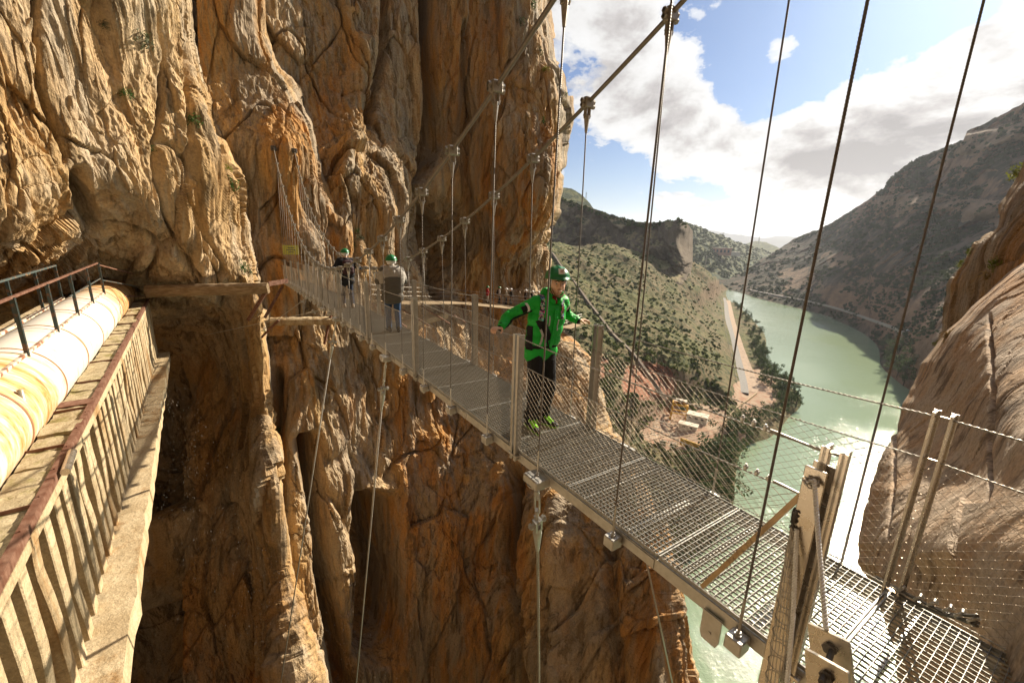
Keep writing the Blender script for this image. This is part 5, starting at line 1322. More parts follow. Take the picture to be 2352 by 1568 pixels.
def head_mesh(mb, c, R, s=1.0):
    """head as one surface with brow, nose, lips, chin, ears. R columns: right, forward, up"""
    nu, nv = 56, 44; th = np.linspace(0, np.pi, nv)[:, None]; ph = np.linspace(0, 2 * np.pi, nu, endpoint=False)[None]
    x = np.sin(th) * np.cos(ph); y = np.sin(th) * np.sin(ph); z = np.cos(th) + 0 * ph
    X = x * .074; Y = y * .095; Z = z * .118
    lowf = np.clip(-z, 0, 1); X = X * (1 - .30 * lowf ** 1.3); Y = np.where(y < 0, Y * (1 - .30 * lowf), Y * (1 - .04 * lowf))
    g = lambda cx, cz, wx, wz: np.exp(-((X - cx) / wx) ** 2 - ((Z - cz) / wz) ** 2) * (y > 0.15)
    Y = Y + .024 * g(0, -.022, .012, .020) + .010 * g(0, .004, .009, .022) + .007 * g(0, .030, .05, .012) - .008 * (g(-.030, .008, .014, .011) + g(.030, .008, .014, .011))
    Y = Y + .007 * g(0, -.056, .022, .007) + .006 * g(0, -.070, .018, .007) + .011 * g(0, -.098, .024, .016) + .006 * (g(-.042, -.03, .018, .02) + g(.042, -.03, .018, .02))
    P = np.stack([X, Y, Z], -1) * s; P = P.reshape(-1, 3) @ np.asarray(R).T + c
    i = np.arange((nv - 1) * nu).reshape(nv - 1, nu); j = np.roll(i, -1, 1)
    mb.raw(P, np.stack([i, i + nu, j + nu, j], -1).reshape(-1, 4))
    for q in (-1, 1): capsule(mb, c + R @ v3(q * .074, -.005, .015) * s, c + R @ v3(q * .070, .0, -.022) * s, .014 * s, .010 * s, 8, (R @ v3(1, 0, 0), .5))


def hand(mb, wr, d, pn, side, s=1.0, curl=.9, spread=1):
    """palm, four fingers, thumb. d: direction of the fingers, pn: palm normal (where the fingers close to)"""
    d = d / np.linalg.norm(d); pn = pn - d * (pn @ d); pn = pn / np.linalg.norm(pn); sd_ = np.cross(d, pn) * side
    pc_ = wr + d * .05 * s
    for q in (-.03, -.01, .01, .03): capsule(mb, wr + d * .01 * s + sd_ * q * .7 * s, wr + d * .085 * s + sd_ * q * s, .014 * s, .012 * s, 8)
    for i, (q, L) in enumerate(((.033, .072), (.011, .080), (-.011, .075), (-.032, .060))):
        a = wr + d * .088 * s + sd_ * q * s; di = d; p = a
        for k in range(3):
            an = curl * (k + .55) * .62; dd = d * math.cos(an) + pn * math.sin(an); n = p + dd * L * s * (.45, .31, .24)[k]
            capsule(mb, p, n, .0090 * s * (1 - .08 * k), .0085 * s * (1 - .08 * k), 8); p = n
    a = wr + d * .028 * s + sd_ * .036 * s; b = a + (d * .5 + sd_ * .6 + pn * .45) * .042 * s; c = b + (d * .55 + sd_ * -.1 + pn * .8) * .032 * s
    capsule(mb, a, b, .013 * s, .011 * s, 8); capsule(mb, b, c, .0105 * s, .009 * s, 8)


def fabric(name, col, rough=.75, var=.12, sc=9, wr=.5, sheen=0.0):
    m, t, b = newmat(name); v = coords(t)
    n = t.noise(t.mapping(v, (1, 1, 1.8)), sc, 5, .6, .6)
    c = t.mix(1.0, col, t.ramp(n, [(.3, 1 - var), (.7, 1 + var)]), 'MULTIPLY'); t.link(c, b.inputs['Base Color']); b.inputs['Roughness'].default_value = rough
    b.inputs['Specular IOR Level'].default_value = .3
    bump(t, b, t.math('ADD', n, t.math('MULTIPLY', t.noise(v, sc * 2.5, 3, .5, 1.0), .4)), wr, .03); return m


def skin_mat(name, col, beard=False):
    m, t, b = newmat(name); v = coords(t)
    c = t.mix(1.0, col, t.ramp(t.noise(v, 30, 3, .6), [(.3, .88), (.7, 1.1)]), 'MULTIPLY'); t.link(c, b.inputs['Base Color']); b.inputs['Roughness'].default_value = .5
    b.inputs['Subsurface Weight'].default_value = .08; b.inputs['Subsurface Radius'].default_value = (.01, .004, .002); return m


SKIN = skin_mat('skin', (.72, .44, .29)); HELM_G = simple_mat('green_helmet', (.010, .17, .050), .32, 0, .05, 4, 0, .5); HELM_W = simple_mat('white_helmet', (.72, .72, .70), .35, 0, .05, 4, 0, .5)
WHITEM = simple_mat('white_cloth', (.75, .74, .72), .8, 0, .08, 40, .3, .2); BLACKF = fabric('black_fabric', (.012, .012, .014), .8)
HAIR = simple_mat('dark_hair', (.02, .014, .010), .6, 0, .3, 60, .4, .3)


def helmet(name, c, R, mat, parent, s=1.0, label_plate=False, k=28):
    """hard hat: ribbed shell, front peak, brim"""
    mb = MB(); nv = 12; V = []
    for j in range(nv + 1):
        t = (j / nv) * 1.62
        for i in range(k):
            p = 2 * np.pi * i / k; r = math.sin(t); z = math.cos(t)
            rib = .004 * math.exp(-(math.sin(p - math.pi / 2 if True else p) * 0 + (r * math.cos(p) / .12) ** 2)) * (z > .1) + .0025 * math.exp(-((abs(r * math.cos(p)) - .45) / .08) ** 2) * (z > .2)
            V.append(v3(r * math.cos(p) * (.112 + rib), r * math.sin(p) * (.132 + rib) - .004, z * (.098 + rib * 2)))
    # brim, longer in front
    for e, dzz in ((1.10, -.004), (1.10, -.010)):
        for i in range(k):
            p = 2 * np.pi * i / k; f = max(0, math.sin(p)) ** 2.2; V.append(v3(math.cos(p) * .112 * (1.05 + .05 * f), math.sin(p) * .132 * (1.05 + .34 * f) - .004, -.006 + dzz - .012 * f))
    V = np.array(V) * s @ np.asarray(R).T + c; m = nv + 3
    i = np.arange((m - 1) * k).reshape(m - 1, k); j = np.roll(i, -1, 1)
    mb.raw(V, np.stack([i, i + k, j + k, j], -1).reshape(-1, 4)); o = mb.build('helmet', mat, parent, smooth=True)
    return o


def torso(mb, hL, hR, sL, sR, nk, fw, r=1.0, hem=0.0, belly=1.0):
    hc = (hL + hR) / 2; sc_ = (sL + sR) / 2; up = (sc_ - hc); up /= np.linalg.norm(up)
    wh = np.linalg.norm(hL - hR); ws = np.linalg.norm(sL - sR)
    for t, w, rr in ((0, .75, .118), (.2, .70, .122), (.42, .66, .125), (.65, .72, .130), (.85, .68, .118)):
        w2 = wh * (1 - t) * .9 + ws * t * .55; x = (hR - hL) / wh * (1 - t) + (sR - sL) / ws * t; c = hc + (sc_ - hc) * t
        if t == 0: c = c - up * hem
        capsule(mb, c - x * w2 * .5, c + x * w2 * .5, rr * r, rr * r, 14, (fw, .86 * belly))
    capsule(mb, sL, sR, .072 * r, .072 * r, 12); capsule(mb, sL * .55 + sR * .45, nk, .085 * r, .058 * r, 12); capsule(mb, sL * .45 + sR * .55, nk, .085 * r, .058 * r, 12)


def person(J, label, mats, s=1.0, helm=HELM_G, fine=False, pack=None, group=None, hem=.06, jack=1.0, extra=None):
    """J: joints in world coordinates; F body facing; HF head facing"""
    up = v3(0, 0, 1); fw = J['F'] / np.linalg.norm(J['F']); hf = J.get('HF', fw); hf = hf / np.linalg.norm(hf); rt = np.cross(hf, up); rt /= np.linalg.norm(rt); hu = np.cross(rt, hf)
    R = np.stack([rt, hf, hu], 1); H = J['head']; vx = .0055 if fine else (.011 if s > .5 and J.get('near', 0) else .02)
    nk = J['neck']; b = MB()
    # body
    head_mesh(b, H, R, 1.12 if fine else 1.05); capsule(b, H - hu * .06 - hf * .02, nk, .056, .060, 12)
    torso(b, J['hipL'], J['hipR'], J['shL'], J['shR'], nk, fw, .86)
    for q in 'LR':
        capsule(b, J['sh' + q], J['el' + q], .046, .036); capsule(b, J['el' + q], J['wr' + q], .036, .026)
        capsule(b, J['hip' + q], J['kn' + q], .078, .052); capsule(b, J['kn' + q], J['an' + q], .050, .036)
        capsule(b, J['an' + q], J['toe' + q] - (J['toe' + q] - J['an' + q]) * .35, .028, .018)
        d = J['hd' + q]; hand(b, J['wr' + q], d, J['pn' + q], 1 if q == 'R' else -1, 1.0, J.get('curl', .9))
    body = remesh(b, 'person', SKIN, vx, 2 if fine else 1)
    tag(body, label, 'person', group)
    # jacket
    j = MB(); k = 1.0 * jack
    torso(j, J['hipL'] + (J['hipL'] - J['hipR']) * .05, J['hipR'] + (J['hipR'] - J['hipL']) * .05, J['shL'], J['shR'], nk + up * .01, fw, 1.10 * k, hem)
    for q in 'LR':
        capsule(j, J['sh' + q], J['el' + q], .072 * k, .060 * k, 14); e = J['el' + q] + (J['wr' + q] - J['el' + q]) * .92; capsule(j, J['el' + q], e, .060 * k, .044 * k, 14)
        if fine:
            rg = np.random.RandomState(ord(q))
            for t in np.linspace(.15, .95, 7):     # folds of the sleeve
                for a, e2, r0 in ((J['sh' + q], J['el' + q], .066), (J['el' + q], e, .052)):
                    c = a + (e2 - a) * t; w = (e2 - a) / np.linalg.norm(e2 - a); x = np.cross(w, up + rg.normal(0, .3, 3)); x /= np.linalg.norm(x)
                    capsule(j, c - x * r0 * .7 + w * .012, c + x * r0 * .7 - w * .012, r0 * .62, r0 * .60, 8)
    for t in (.0, .5):  # collar
        c = nk + up * (.005 + .03 * t) - hf * .0
        th = np.linspace(0, 2 * np.pi, 14)
        j.tube([c + .068 * (math.cos(a) * rt + math.sin(a) * fw) + up * .012 * (math.sin(a) < 0) for a in th], .024, 8)
    jo = remesh(j, 'jacket', mats['jacket'], vx * 1.25, 3 if fine else 2, body)
    # trousers
    t_ = MB(); hc = (J['hipL'] + J['hipR']) / 2; capsule(t_, J['hipL'] + up * .04, J['hipR'] + up * .04, .118, .118, 14, (fw, .88)); capsule(t_, J['hipL'] - up * .03, J['hipR'] - up * .03, .112, .112, 14, (fw, .9))
    for q in 'LR':
        capsule(t_, J['hip' + q], J['kn' + q], .096, .074, 14); ee = J['kn' + q] + (J['an' + q] - J['kn' + q]) * .97; capsule(t_, J['kn' + q], ee, .072, .060, 14)
        if fine:
            for w_ in (.12, .3, .82, .93): c = J['kn' + q] + (ee - J['kn' + q]) * w_; capsule(t_, c - rt * .02, c + rt * .03 + up * .01, .058, .055, 8)
    remesh(t_, 'trousers', mats['trousers'], vx * 1.3, 2, body)
    for q in 'LR':
        sm = MB(); an, to = J['an' + q], J['toe' + q]; f = to - an; f[2] = 0; f /= np.linalg.norm(f); base = min(an[2], to[2]) 
        g = J['ground' + q] if ('ground' + q) in J else an[2] - .075
        A_ = v3(an[0], an[1], g) - f * .06; B_ = v3(to[0], to[1], g) + f * .045
        capsule(sm, A_ + up * .030, B_ + up * .028, .034, .032, 12); capsule(sm, A_ + up * .05, A_ + (B_ - A_) * .55 + up * .055, .042, .036, 12); capsule(sm, A_ + f * .02 + up * .06, A_ + f * .03 + up * .105, .045, .046, 12)
        so = remesh(sm, 'shoe', mats['shoes'], max(vx, .007), 2, body)
        if 'laces' in mats:
            lc = MB(); side = np.cross(f, up)
            for n_ in range(6):
                c = A_ + (B_ - A_) * (.36 + .075 * n_) + up * (.118 - .011 * n_); lc.tube([c - side * .030 - up * .012, c + up * .006 + f * .010, c + side * .030 - up * .012], .010, 6); lc.tube([c - side * .030 + f * .014 - up * .014, c + up * .004, c + side * .030 + f * .014 - up * .014], .008, 6)
            for a in (-1, 1): lc.tube([A_ + (B_ - A_) * .4 + up * .12, A_ + (B_ - A_) * .44 + side * a * .035 + up * .13, A_ + (B_ - A_) * .5 + side * a * .055 + up * .10], .006, 6)
            lc.build('laces', mats['laces'], so)
            sl_ = MB(); sl_.tube([A_ - f * .03 + up * .012, A_ + (B_ - A_) * .5 + up * .010, B_ + f * .02 + up * .014], [.030, .034, .030], 10); sl_.build('sole', mats['sole'], so)
    ho = helmet('helmet', H + hu * (.078 if fine else .06) - hf * .006, R, helm, body, 1.16 if fine else 1.12)
    # hair net or hair under the helmet
    hn = MB(); capsule(hn, H + hu * .02 - hf * .018 - rt * .03, H + hu * .02 - hf * .018 + rt * .03, .076, .076, 14); capsule(hn, H - hu * .03 - hf * .045, H + hu * .02 - hf * .04, .055, .07, 12)
    remesh(hn, 'hair_net', mats.get('hair', WHITEM), max(vx, .009), 2, body)
    if pack is not None:
        bk = (J['shL'] + J['shR']) / 2 * .62 + (J['hipL'] + J['hipR']) / 2 * .38 - fw * .19; pm = MB(); x = (J['shR'] - J['shL']); x /= np.linalg.norm(x)
        capsule(pm, bk + up * .14 - x * .07, bk + up * .14 + x * .07, .085, .085, 12, (fw, .8)); capsule(pm, bk - up * .12 - x * .08, bk - up * .12 + x * .08, .10, .10, 12, (fw, .85)); capsule(pm, bk - up * .04 - x * .08, bk - up * .04 + x * .08, .10, .10, 12, (fw, .85))
        po = remesh(pm, 'backpack', pack, max(vx, .010), 3); po.parent = body
    if extra: extra(body, J, R, fw, rt, hf, hu, jo)
    return body


def pose(base, F, h=1.75, arms='down', stride=.12, lean=0.0, look=None, seed=0):
    """standing / walking figure; base: ground point between the feet"""
    F = np.array([F[0], F[1], 0.]); F /= np.linalg.norm(F); R_ = np.cross(F, UPV); k = h / 1.78; b = np.asarray(base, float)
    L = lambda x, y, z: b + (R_ * x + F * y + UPV * z) * k + F * lean * z * k
    J = dict(F=F, HF=F if look is None else np.asarray(look, float), head=L(0, .03, 1.60), neck=L(0, -.01, 1.44), shL=L(-.185, 0, 1.41), shR=L(.185, 0, 1.41), hipL=L(-.09, 0, .92), hipR=L(.09, 0, .92),
             knL=L(-.10, .04 + stride * .6, .50), knR=L(.10, .04 - stride * .2, .50), anL=L(-.10, stride, .085), anR=L(.10, -stride, .085), toeL=L(-.115, stride + .13, .05), toeR=L(.115, -stride + .13, .05))
    J['groundL'] = J['groundR'] = b[2]
    if arms == 'down': E = [(-.25, -.03, 1.13), (.25, -.03, 1.13)]; Wr = [(-.27, .06, .88), (.27, .06, .88)]; D = [(0, .3, -1)] * 2; PN = [(1, 0, 0), (-1, 0, 0)]
    elif arms == 'rails': E = [(-.34, -.06, 1.20), (.34, -.06, 1.20)]; Wr = [(-.47, .08, 1.17), (.47, .08, 1.17)]; D = [(-.3, .9, -.1), (.3, .9, -.1)]; PN = [(0, 0, -1)] * 2
    elif arms == 'camera': E = [(-.30, .08, 1.18), (.30, .10, 1.16)]; Wr = [(-.16, .27, 1.40), (.13, .28, 1.40)]; D = [(.3, .4, .8), (-.3, .4, .8)]; PN = [(1, .2, 0), (-1, .2, 0)]
    elif arms == 'rail_right': E = [(-.25, -.02, 1.13), (.33, .05, 1.18)]; Wr = [(-.26, .08, .90), (.42, .25, 1.08)]; D = [(0, .3, -1), (.5, .8, 0)]; PN = [(1, 0, 0), (0, 0, -1)]
    for i, q in enumerate('LR'):
        J['el' + q] = L(*E[i]); J['wr' + q] = L(*Wr[i]); J['hd' + q] = R_ * D[i][0] + F * D[i][1] + UPV * D[i][2]; J['pn' + q] = R_ * PN[i][0] + F * PN[i][1] + UPV * PN[i][2]
    J['curl'] = .8
    return J


# ---- the man in green
GREEN = fabric('green_shell', (.012, .43, .045), .5, .10, 7, .6)
NEON = simple_mat('neon_laces', (.32, .80, .03), .6, 0, .1, 20)
def man_green():
    uv = lambda u, l, h: dk(u, l, h)
    J = dict(F=-DU * .96 - DN * .12, HF=-DU * .90 - DN * .36 + v3(0, 0, .06), near=1,
             head=uv(2.66, .150, 1.625), neck=uv(2.70, .115, 1.475), shL=uv(2.70, .265, 1.425), shR=uv(2.70, -.085, 1.435), hipL=uv(2.72, .105, .93), hipR=uv(2.72, -.065, .93),
             elR=uv(2.85, -.335, 1.285), wrR=uv(2.765, -.485, 1.185), elL=uv(2.83, .400, 1.27), wrL=uv(2.66, .482, 1.195),
             knR=uv(2.64, -.105, .50), knL=uv(2.62, .085, .50), anR=uv(2.70, -.105, .085), anL=uv(2.72, .090, .085), toeR=uv(2.56, -.125, .05), toeL=uv(2.59, .13, .05), curl=1.15)
    J['groundR'] = dz(2.66); J['groundL'] = dz(2.68)
    J['hdR'] = -DU * .35 - DN * .9 + v3(0, 0, .12); J['pnR'] = v3(0, 0, -1); J['hdL'] = -DU * .35 + DN * .9 + v3(0, 0, .10); J['pnL'] = v3(0, 0, -1)
    def extra(body, J, R, fw, rt, hf, hu, jo):
        H = J['head']; E = lambda x, y, z: H + R @ v3(x, y, z) * 1.12
        ey = MB()
        for q in (-1, 1): ey.sphere(E(q * .030, .076, .006), .0125, 12, 8)
        ey.build('eyes', simple_mat('eye_white', (.7, .66, .6), .3), body, True)
        ir = MB()
        for q in (-1, 1): ir.sphere(E(q * .030 + .002, .0845, .005), .0062, 10, 6)
        ir.build('irises', HAIR, body, True)
        br = MB()
        for q in (-1, 1): br.tube([E(q * .012, .098, .026), E(q * .030, .096, .034), E(q * .050, .080, .027)], [.0045, .0055, .003], 6)
        br.build('eyebrows', HAIR, body, True)
        te = MB(); te.tube([E(-.020, .088, -.058), E(-.010, .095, -.063), E(0, .097, -.064), E(.010, .095, -.063), E(.020, .088, -.058)], [.002, .0040, .0044, .0040, .002], 8); te.build('teeth', WHITEM, body, True)
        be = MB()
        be.tube([E(-.062, .030, -.030), E(-.054, .055, -.075), E(-.030, .076, -.108), E(0, .090, -.116), E(.030, .076, -.108), E(.054, .055, -.075), E(.062, .030, -.030)], [.004, .006, .007, .008, .007, .006, .004], 8)
        be.tube([E(-.028, .092, -.049), E(0, .104, -.044), E(.028, .092, -.049)], [.003, .005, .003], 6)
        be.build('stubble', simple_mat('stubble', (.27, .145, .09), .8, 0, .2, 60, .3), body, True)
        # chin strap
        st = MB(); st.tube([E(-.078, .030, .04), E(-.074, .02, -.05), E(-.045, .045, -.115), E(0, .055, -.130), E(.045, .045, -.115), E(.074, .02, -.05), E(.078, .03, .04)], .004, 6); st.build('chin_strap', BLACKF, body, True)
        # plate on the helmet with a small mark
        c = H + hu * .136 + hf * .138; pl = MB().box(c, .033, .0022, .030, rt, hf * .93 + hu * .36, hu * .93 - hf * .36); po = pl.build('helmet_plate', WHITEM, body)
        mk = MB(); P_ = lambda a, b: c + (hf * .93 + hu * .36) * .0035 + rt * a + (hu * .93 - hf * .36) * b
        for a, b in (((-.014, .012), (-.010, -.006)), ((-.010, -.006), (-.004, .009)), ((-.004, .009), (.003, -.006)), ((.003, -.006), (.008, .010)), ((.008, .010), (.013, -.006))): mk.tube([P_(*a), P_(*b)], .0022, 5)
        mk.tube([P_(-.020, -.016), P_(.020, -.016)], .0016, 5)
        mk.build('emblem', simple_mat('emblem', (.45, .16, .05), .6), po)
        # hood bunched behind the neck, red lining at the throat
        hd = MB(); nk = J['neck']
        for a in np.linspace(-.3, math.pi + .3, 9): capsule(hd, nk + .095 * math.cos(a) * rt - .085 * math.sin(a) * fw + v3(0, 0, .035), nk + .085 * math.cos(a + .1) * rt - .08 * math.sin(a + .1) * fw + v3(0, 0, .08), .036, .026, 8)
        for q in (-1, 1): capsule(hd, nk + q * .085 * rt + fw * .03 + v3(0, 0, .02), nk + q * .035 * rt + fw * .105 + v3(0, 0, -.03), .034, .030, 8)
        remesh(hd, 'hood', GREEN, .008, 3, body)
        rl = MB(); capsule(rl, nk + rt * .02 + fw * .088 + v3(0, 0, .012), nk + rt * .01 + fw * .105 + v3(0, 0, -.03), .026, .022, 8); remesh(rl, 'collar_lining', fabric('red_fleece', (.16, .02, .012)), .007, 2, body)
        # panels laid on the jacket surface
        from mathutils.bvhtree import BVHTree
        dg = bpy.context.evaluated_depsgraph_get(); bv = BVHTree.FromObject(jo, dg)
        def band(name, pts, w, mat, par=jo, off=.004, steps=26, inward=None):
            """strip that follows the jacket under the given path (points outside, shot inwards)"""
            p = np.array(pts, float); s_ = np.linspace(0, len(p) - 1, steps); C_ = np.stack([np.interp(s_, np.arange(len(p)), p[:, i]) for i in range(3)], 1)
            tt = np.gradient(C_, axis=0); rows = []
            for i in range(steps):
                d = inward[0] + (inward[1] - inward[0]) * i / (steps - 1) if isinstance(inward, (list, tuple)) else inward
                d = d / np.linalg.norm(d); sd_ = np.cross(tt[i], d); sd_ /= np.linalg.norm(sd_) + 1e-9; row = []
                ww = w if not callable(w) else w(i / (steps - 1))
                for q in np.linspace(-1, 1, 7):
                    o0 = C_[i] + sd_ * q * ww / 2 - d * .25; hit = bv.ray_cast(Vector(o0), Vector(d), .7)
                    row.append(np.array(hit[0]) - d * off if hit[0] is not None else (row[-1] if row else C_[i]))
                rows.append(row)
            G = np.array(rows); G2 = G + (inward[0] if isinstance(inward, (list, tuple)) else inward) * .006
            V = np.concatenate([G.reshape(-1, 3), G2.reshape(-1, 3)]); f = grid_faces(steps, 7); k = steps * 7
            bd = [(j, j + 1) for j in range(6)] + [(k - 7 + j + 1, k - 7 + j) for j in range(6)] + [((j + 1) * 7, j * 7) for j in range(steps - 1)] + [(j * 7 + 6, (j + 1) * 7 + 6) for j in range(steps - 1)]
            return fixn(mobj(name, rawmesh(name, V, [f, f[:, ::-1] + k, np.array([[a, b, b + k, a + k] for a, b in bd])], True), mat, par))
        sR, sL, hR, hL = J['shR'], J['shL'], J['hipR'], J['hipL']; X = rt; IN = -fw; C = lambda x, z: (sR + sL) / 2 + X * x + v3(0, 0, z) + (hL + hR - sR - sL) / 2 * np.array([1, 1, 0]) * (-z / .5)
        # rt here points to the wearer's right seen from behind; x>0 = his right (left in the picture)
        band('black_panel', [C(.155, -.16), C(.08, -.27), C(-.01, -.40)], .10, BLACKF, inward=IN)
        band('side_panel', [C(.165, -.24), C(.16, -.36), C(.15, -.50)], lambda t: .07 + .05 * t, BLACKF, inward=IN - X * .6)
        GREYF = fabric('grey_reflective', (.50, .50, .50), .5)
        band('grey_stripe', [C(.13, -.27), C(.085, -.34), C(.10, -.44)], .022, GREYF, inward=IN, off=.006)
        band('pocket_zip', [C(.045, -.13), C(.03, -.24)], .016, GREYF, inward=IN, off=.006)
        band('pocket_zip', [C(-.085, -.18), C(-.095, -.30)], .014, GREYF, inward=IN, off=.006)
        band('front_placket', [C(-.035, -.06), C(-.05, -.30), C(-.05, -.52)], .045, GREEN, inward=IN, off=.010)
        # sleeve panels
        for q, a, b_ in (('R', J['shR'], J['elR']), ('L', J['shL'], J['elL'])):
            d_ = (b_ - a) / np.linalg.norm(b_ - a); sg = 1 if q == 'R' else -1
            band('sleeve_panel', [a + d_ * .16 - v3(0, 0, .02), a + d_ * .19 + v3(0, 0, .06)], .07, BLACKF, inward=IN, off=.004)
            band('sleeve_stripe', [a + d_ * .13 - v3(0, 0, .03), a + d_ * .155 + v3(0, 0, .07)], .022, WHITEM, inward=IN, off=.006)
            e = J['wr' + q]; w_ = (e - b_); L_ = np.linalg.norm(w_); w_ /= L_
            cf = MB(); capsule(cf, b_ + w_ * L_ * .84, b_ + w_ * L_ * .98, .047, .040, 14); cf = remesh(cf, 'cuff', BLACKF, .008, 2, body)
        band('arm_underside', [J['shR'] + (J['elR'] - J['shR']) * .25 - v3(0, 0, .045), J['elR'] - v3(0, 0, .035), J['wrR'] - (J['wrR'] - J['elR']) * .25 - v3(0, 0, .03)], .03, BLACKF, inward=IN)
        # backpack straps with a bright print, hip strap
        PR, t, b = newmat('printed_strap'); vo = t.add('ShaderNodeTexVoronoi'); vo.inputs['Scale'].default_value = 55; t.link(coords(t), vo.inputs['Vector'])
        t.link(t.mix(t.ramp(t.noise(coords(t), 40, 2), [(.45, 0.), (.5, .75)]), (.015, .015, .03), vo.outputs['Color']), b.inputs['Base Color'])
        band('backpack_strap', [C(.125, .075), C(.135, -.05), C(.15, -.17)], .055, PR, inward=[v3(0, 0, -1) - fw * .3, IN], off=.012, steps=18)
        band('backpack_strap', [C(-.125, .075), C(-.125, -.05), C(-.13, -.17)], .045, PR, inward=[v3(0, 0, -1) - fw * .3, IN], off=.012, steps=18)
        band('shoulder_bag_strap', [C(.12, -.17), C(.05, -.36), C(-.06, -.53)], .018, BLACKF, inward=IN, off=.013)
        bk = (sR + sL) / 2 - fw * .19 - v3(0, 0, .20); pk = MB(); capsule(pk, bk + v3(0, 0, .12) - X * .06, bk + v3(0, 0, .12) + X * .06, .08, .08, 12, (fw, .8)); capsule(pk, bk - v3(0, 0, .12) - X * .07, bk - v3(0, 0, .12) + X * .07, .09, .09, 12, (fw, .8))
        capsule(pk, bk, bk - v3(0, 0, .1), .1, .1); remesh(pk, 'backpack', BLACKF, .01, 2, body)
    return person(J, 'smiling man in bright green jacket and green helmet, arms spread to both handrails', dict(jacket=GREEN, trousers=BLACKF, shoes=fabric('black_shoe', (.02, .02, .02), .6), laces=NEON, sole=simple_mat('lime_sole', (.30, .55, .08), .6)), fine=True, extra=man_extra(extra), hem=.05)
def man_extra(f): return f
man_green()

# ---- the two seen from behind
JEAN = fabric('blue_jeans', (.035, .075, .16), .85, .35, 14, .3); DJEAN = fabric('dark_jeans', (.022, .030, .055), .85, .2, 14, .3)
J = pose(dk(8.45, .14, 0), DU * 1 + DN * .10, 1.74, 'camera', .05); J['near'] = 1
def grey_extra(body, J, R, fw, rt, hf, hu, jo):
    m = MB(); torso(m, J['hipL'] * .42 + J['shL'] * .58, J['hipR'] * .42 + J['shR'] * .58, J['shL'], J['shR'], J['neck'] + UPV * .01, fw, 1.34, 0)
    for q in 'LR': capsule(m, J['sh' + q], J['sh' + q] * .35 + J['el' + q] * .65, .096, .088, 12)
    remesh(m, 'shoulder_yoke', fabric('light_grey_shell', (.36, .33, .29)), .013, 2, body)
    h = MB(); capsule(h, J['neck'] - fw * .07 + UPV * .03 - rt * .05, J['neck'] - fw * .07 + UPV * .03 + rt * .05, .062, .062); capsule(h, J['neck'] - fw * .10 - UPV * .04, J['neck'] - fw * .05 + UPV * .06, .06, .06); remesh(h, 'hood', fabric('light_grey_hood', (.36, .33, .29)), .011, 2, body)
person(J, 'person in two-tone grey jacket and blue jeans seen from behind taking a picture', dict(jacket=fabric('taupe_shell', (.11, .10, .085)), trousers=JEAN, shoes=BLACKF), pack=None, hem=.10, jack=1.25, extra=grey_extra)
J = pose(dk(12.75, .06, 0), DU * 1 - DN * .1, 1.82, 'rails', .10); J['near'] = 1
person(J, 'person in black jacket with dark backpack seen from behind farther along the bridge', dict(jacket=fabric('black_shell', (.014, .014, .018)), trousers=DJEAN, shoes=fabric('pale_boot', (.28, .22, .16))), pack=fabric('burgundy_pack', (.045, .018, .022)), hem=.10, jack=1.2)

# ================================================================ CLIFF WALKWAY with the group of visitors
DECKW = simple_mat('walkway_boards', (.34, .26, .165), .85, 0, .25, 2.0, .4, .2, (1, 6, 1), col2=(.22, .155, .09))
def walkway(name, pts, width, label, zfix=None, side=1, rail=True, span=2.4, under=True, thick=.14):
    """pts: (x, y, r) picture points of the outer edge"""
    root = None; Pp = [W(*p) for p in pts]
    if zfix is not None:
        for p in Pp: p[2] = zfix
    root = empty(name, tuple(Pp[0])); tag(root, label, 'walkway'); inv = Matrix.Translation(Vector(Pp[0])).inverted()
    def ch(o): o.parent = root; o.matrix_parent_inverse = inv; return o
    fl = MB(); bm_ = MB(); rp = MB()
    for a, b in zip(Pp[:-1], Pp[1:]):
        d = b - a; L = np.linalg.norm(d); d = d / L; n_ = np.cross(UPV, d); n_ /= np.linalg.norm(n_); n_ *= side
        fl.beam(a + n_ * width / 2, b + n_ * width / 2, width, .06)
        bm_.beam(a - [0, 0, .14] + n_ * .03, b - [0, 0, .14] + n_ * .03, .09, thick * 1.4)
        m = max(1, int(L / span))
        for i in range(m + 1):
            p = a + d * L * i / m
            if rail: ch(MB().beam(p - [0, 0, .2], p + [0, 0, 1.1], .045, .045).build('rail_post', DARKM))
            if under and i < m: ch(MB().beam(p - [0, 0, .2], p + n_ * (width + .5) - [0, 0, 1.5], .10, .10).build('support_strut', RUST))
        if rail:
            for h in (1.08, .75, .42): rp.tube([a + [0, 0, h], (a + b) / 2 + [0, 0, h - .02], b + [0, 0, h]], .012, 4)
    ch(fl.build('deck_boards', DECKW)); ch(bm_.build('edge_beam', DECKW))
    if rail: ch(rp.build('rail_wires', ROPEM))
    return root
ZP = W(1119, 697, 40.5)[2]
walkway('cliff_walkway', [(1010, 688, 40.2), (1060, 692, 40.4), (1119, 698, 40.8), (1180, 704, 41.6), (1262, 709, 43.0)], 2.0, 'timber walkway along the foot of the overhanging cliff carrying the group of visitors', side=-1)
walkway('landing_walkway', [(855, 690, 29.5), (905, 692, 31.0), (960, 692, 33.5), (1034, 692, 37.5)], 2.4, 'curved timber landing behind the bridge with fine mesh railing', side=-1)
o = rough_beam('old_ledge', W(905, 752, 31.5), W(1022, 724, 35.5), .8, .55, CONC, 14); tag(o, 'broken pale concrete ledge of the old path below the landing', 'ledge')
walkway('lower_walkway', [(1286, 752, 52), (1310, 745, 56), (1336, 738, 60)], 1.4, 'far small walkway round the cliff corner behind the man in green', side=-1, under=False)
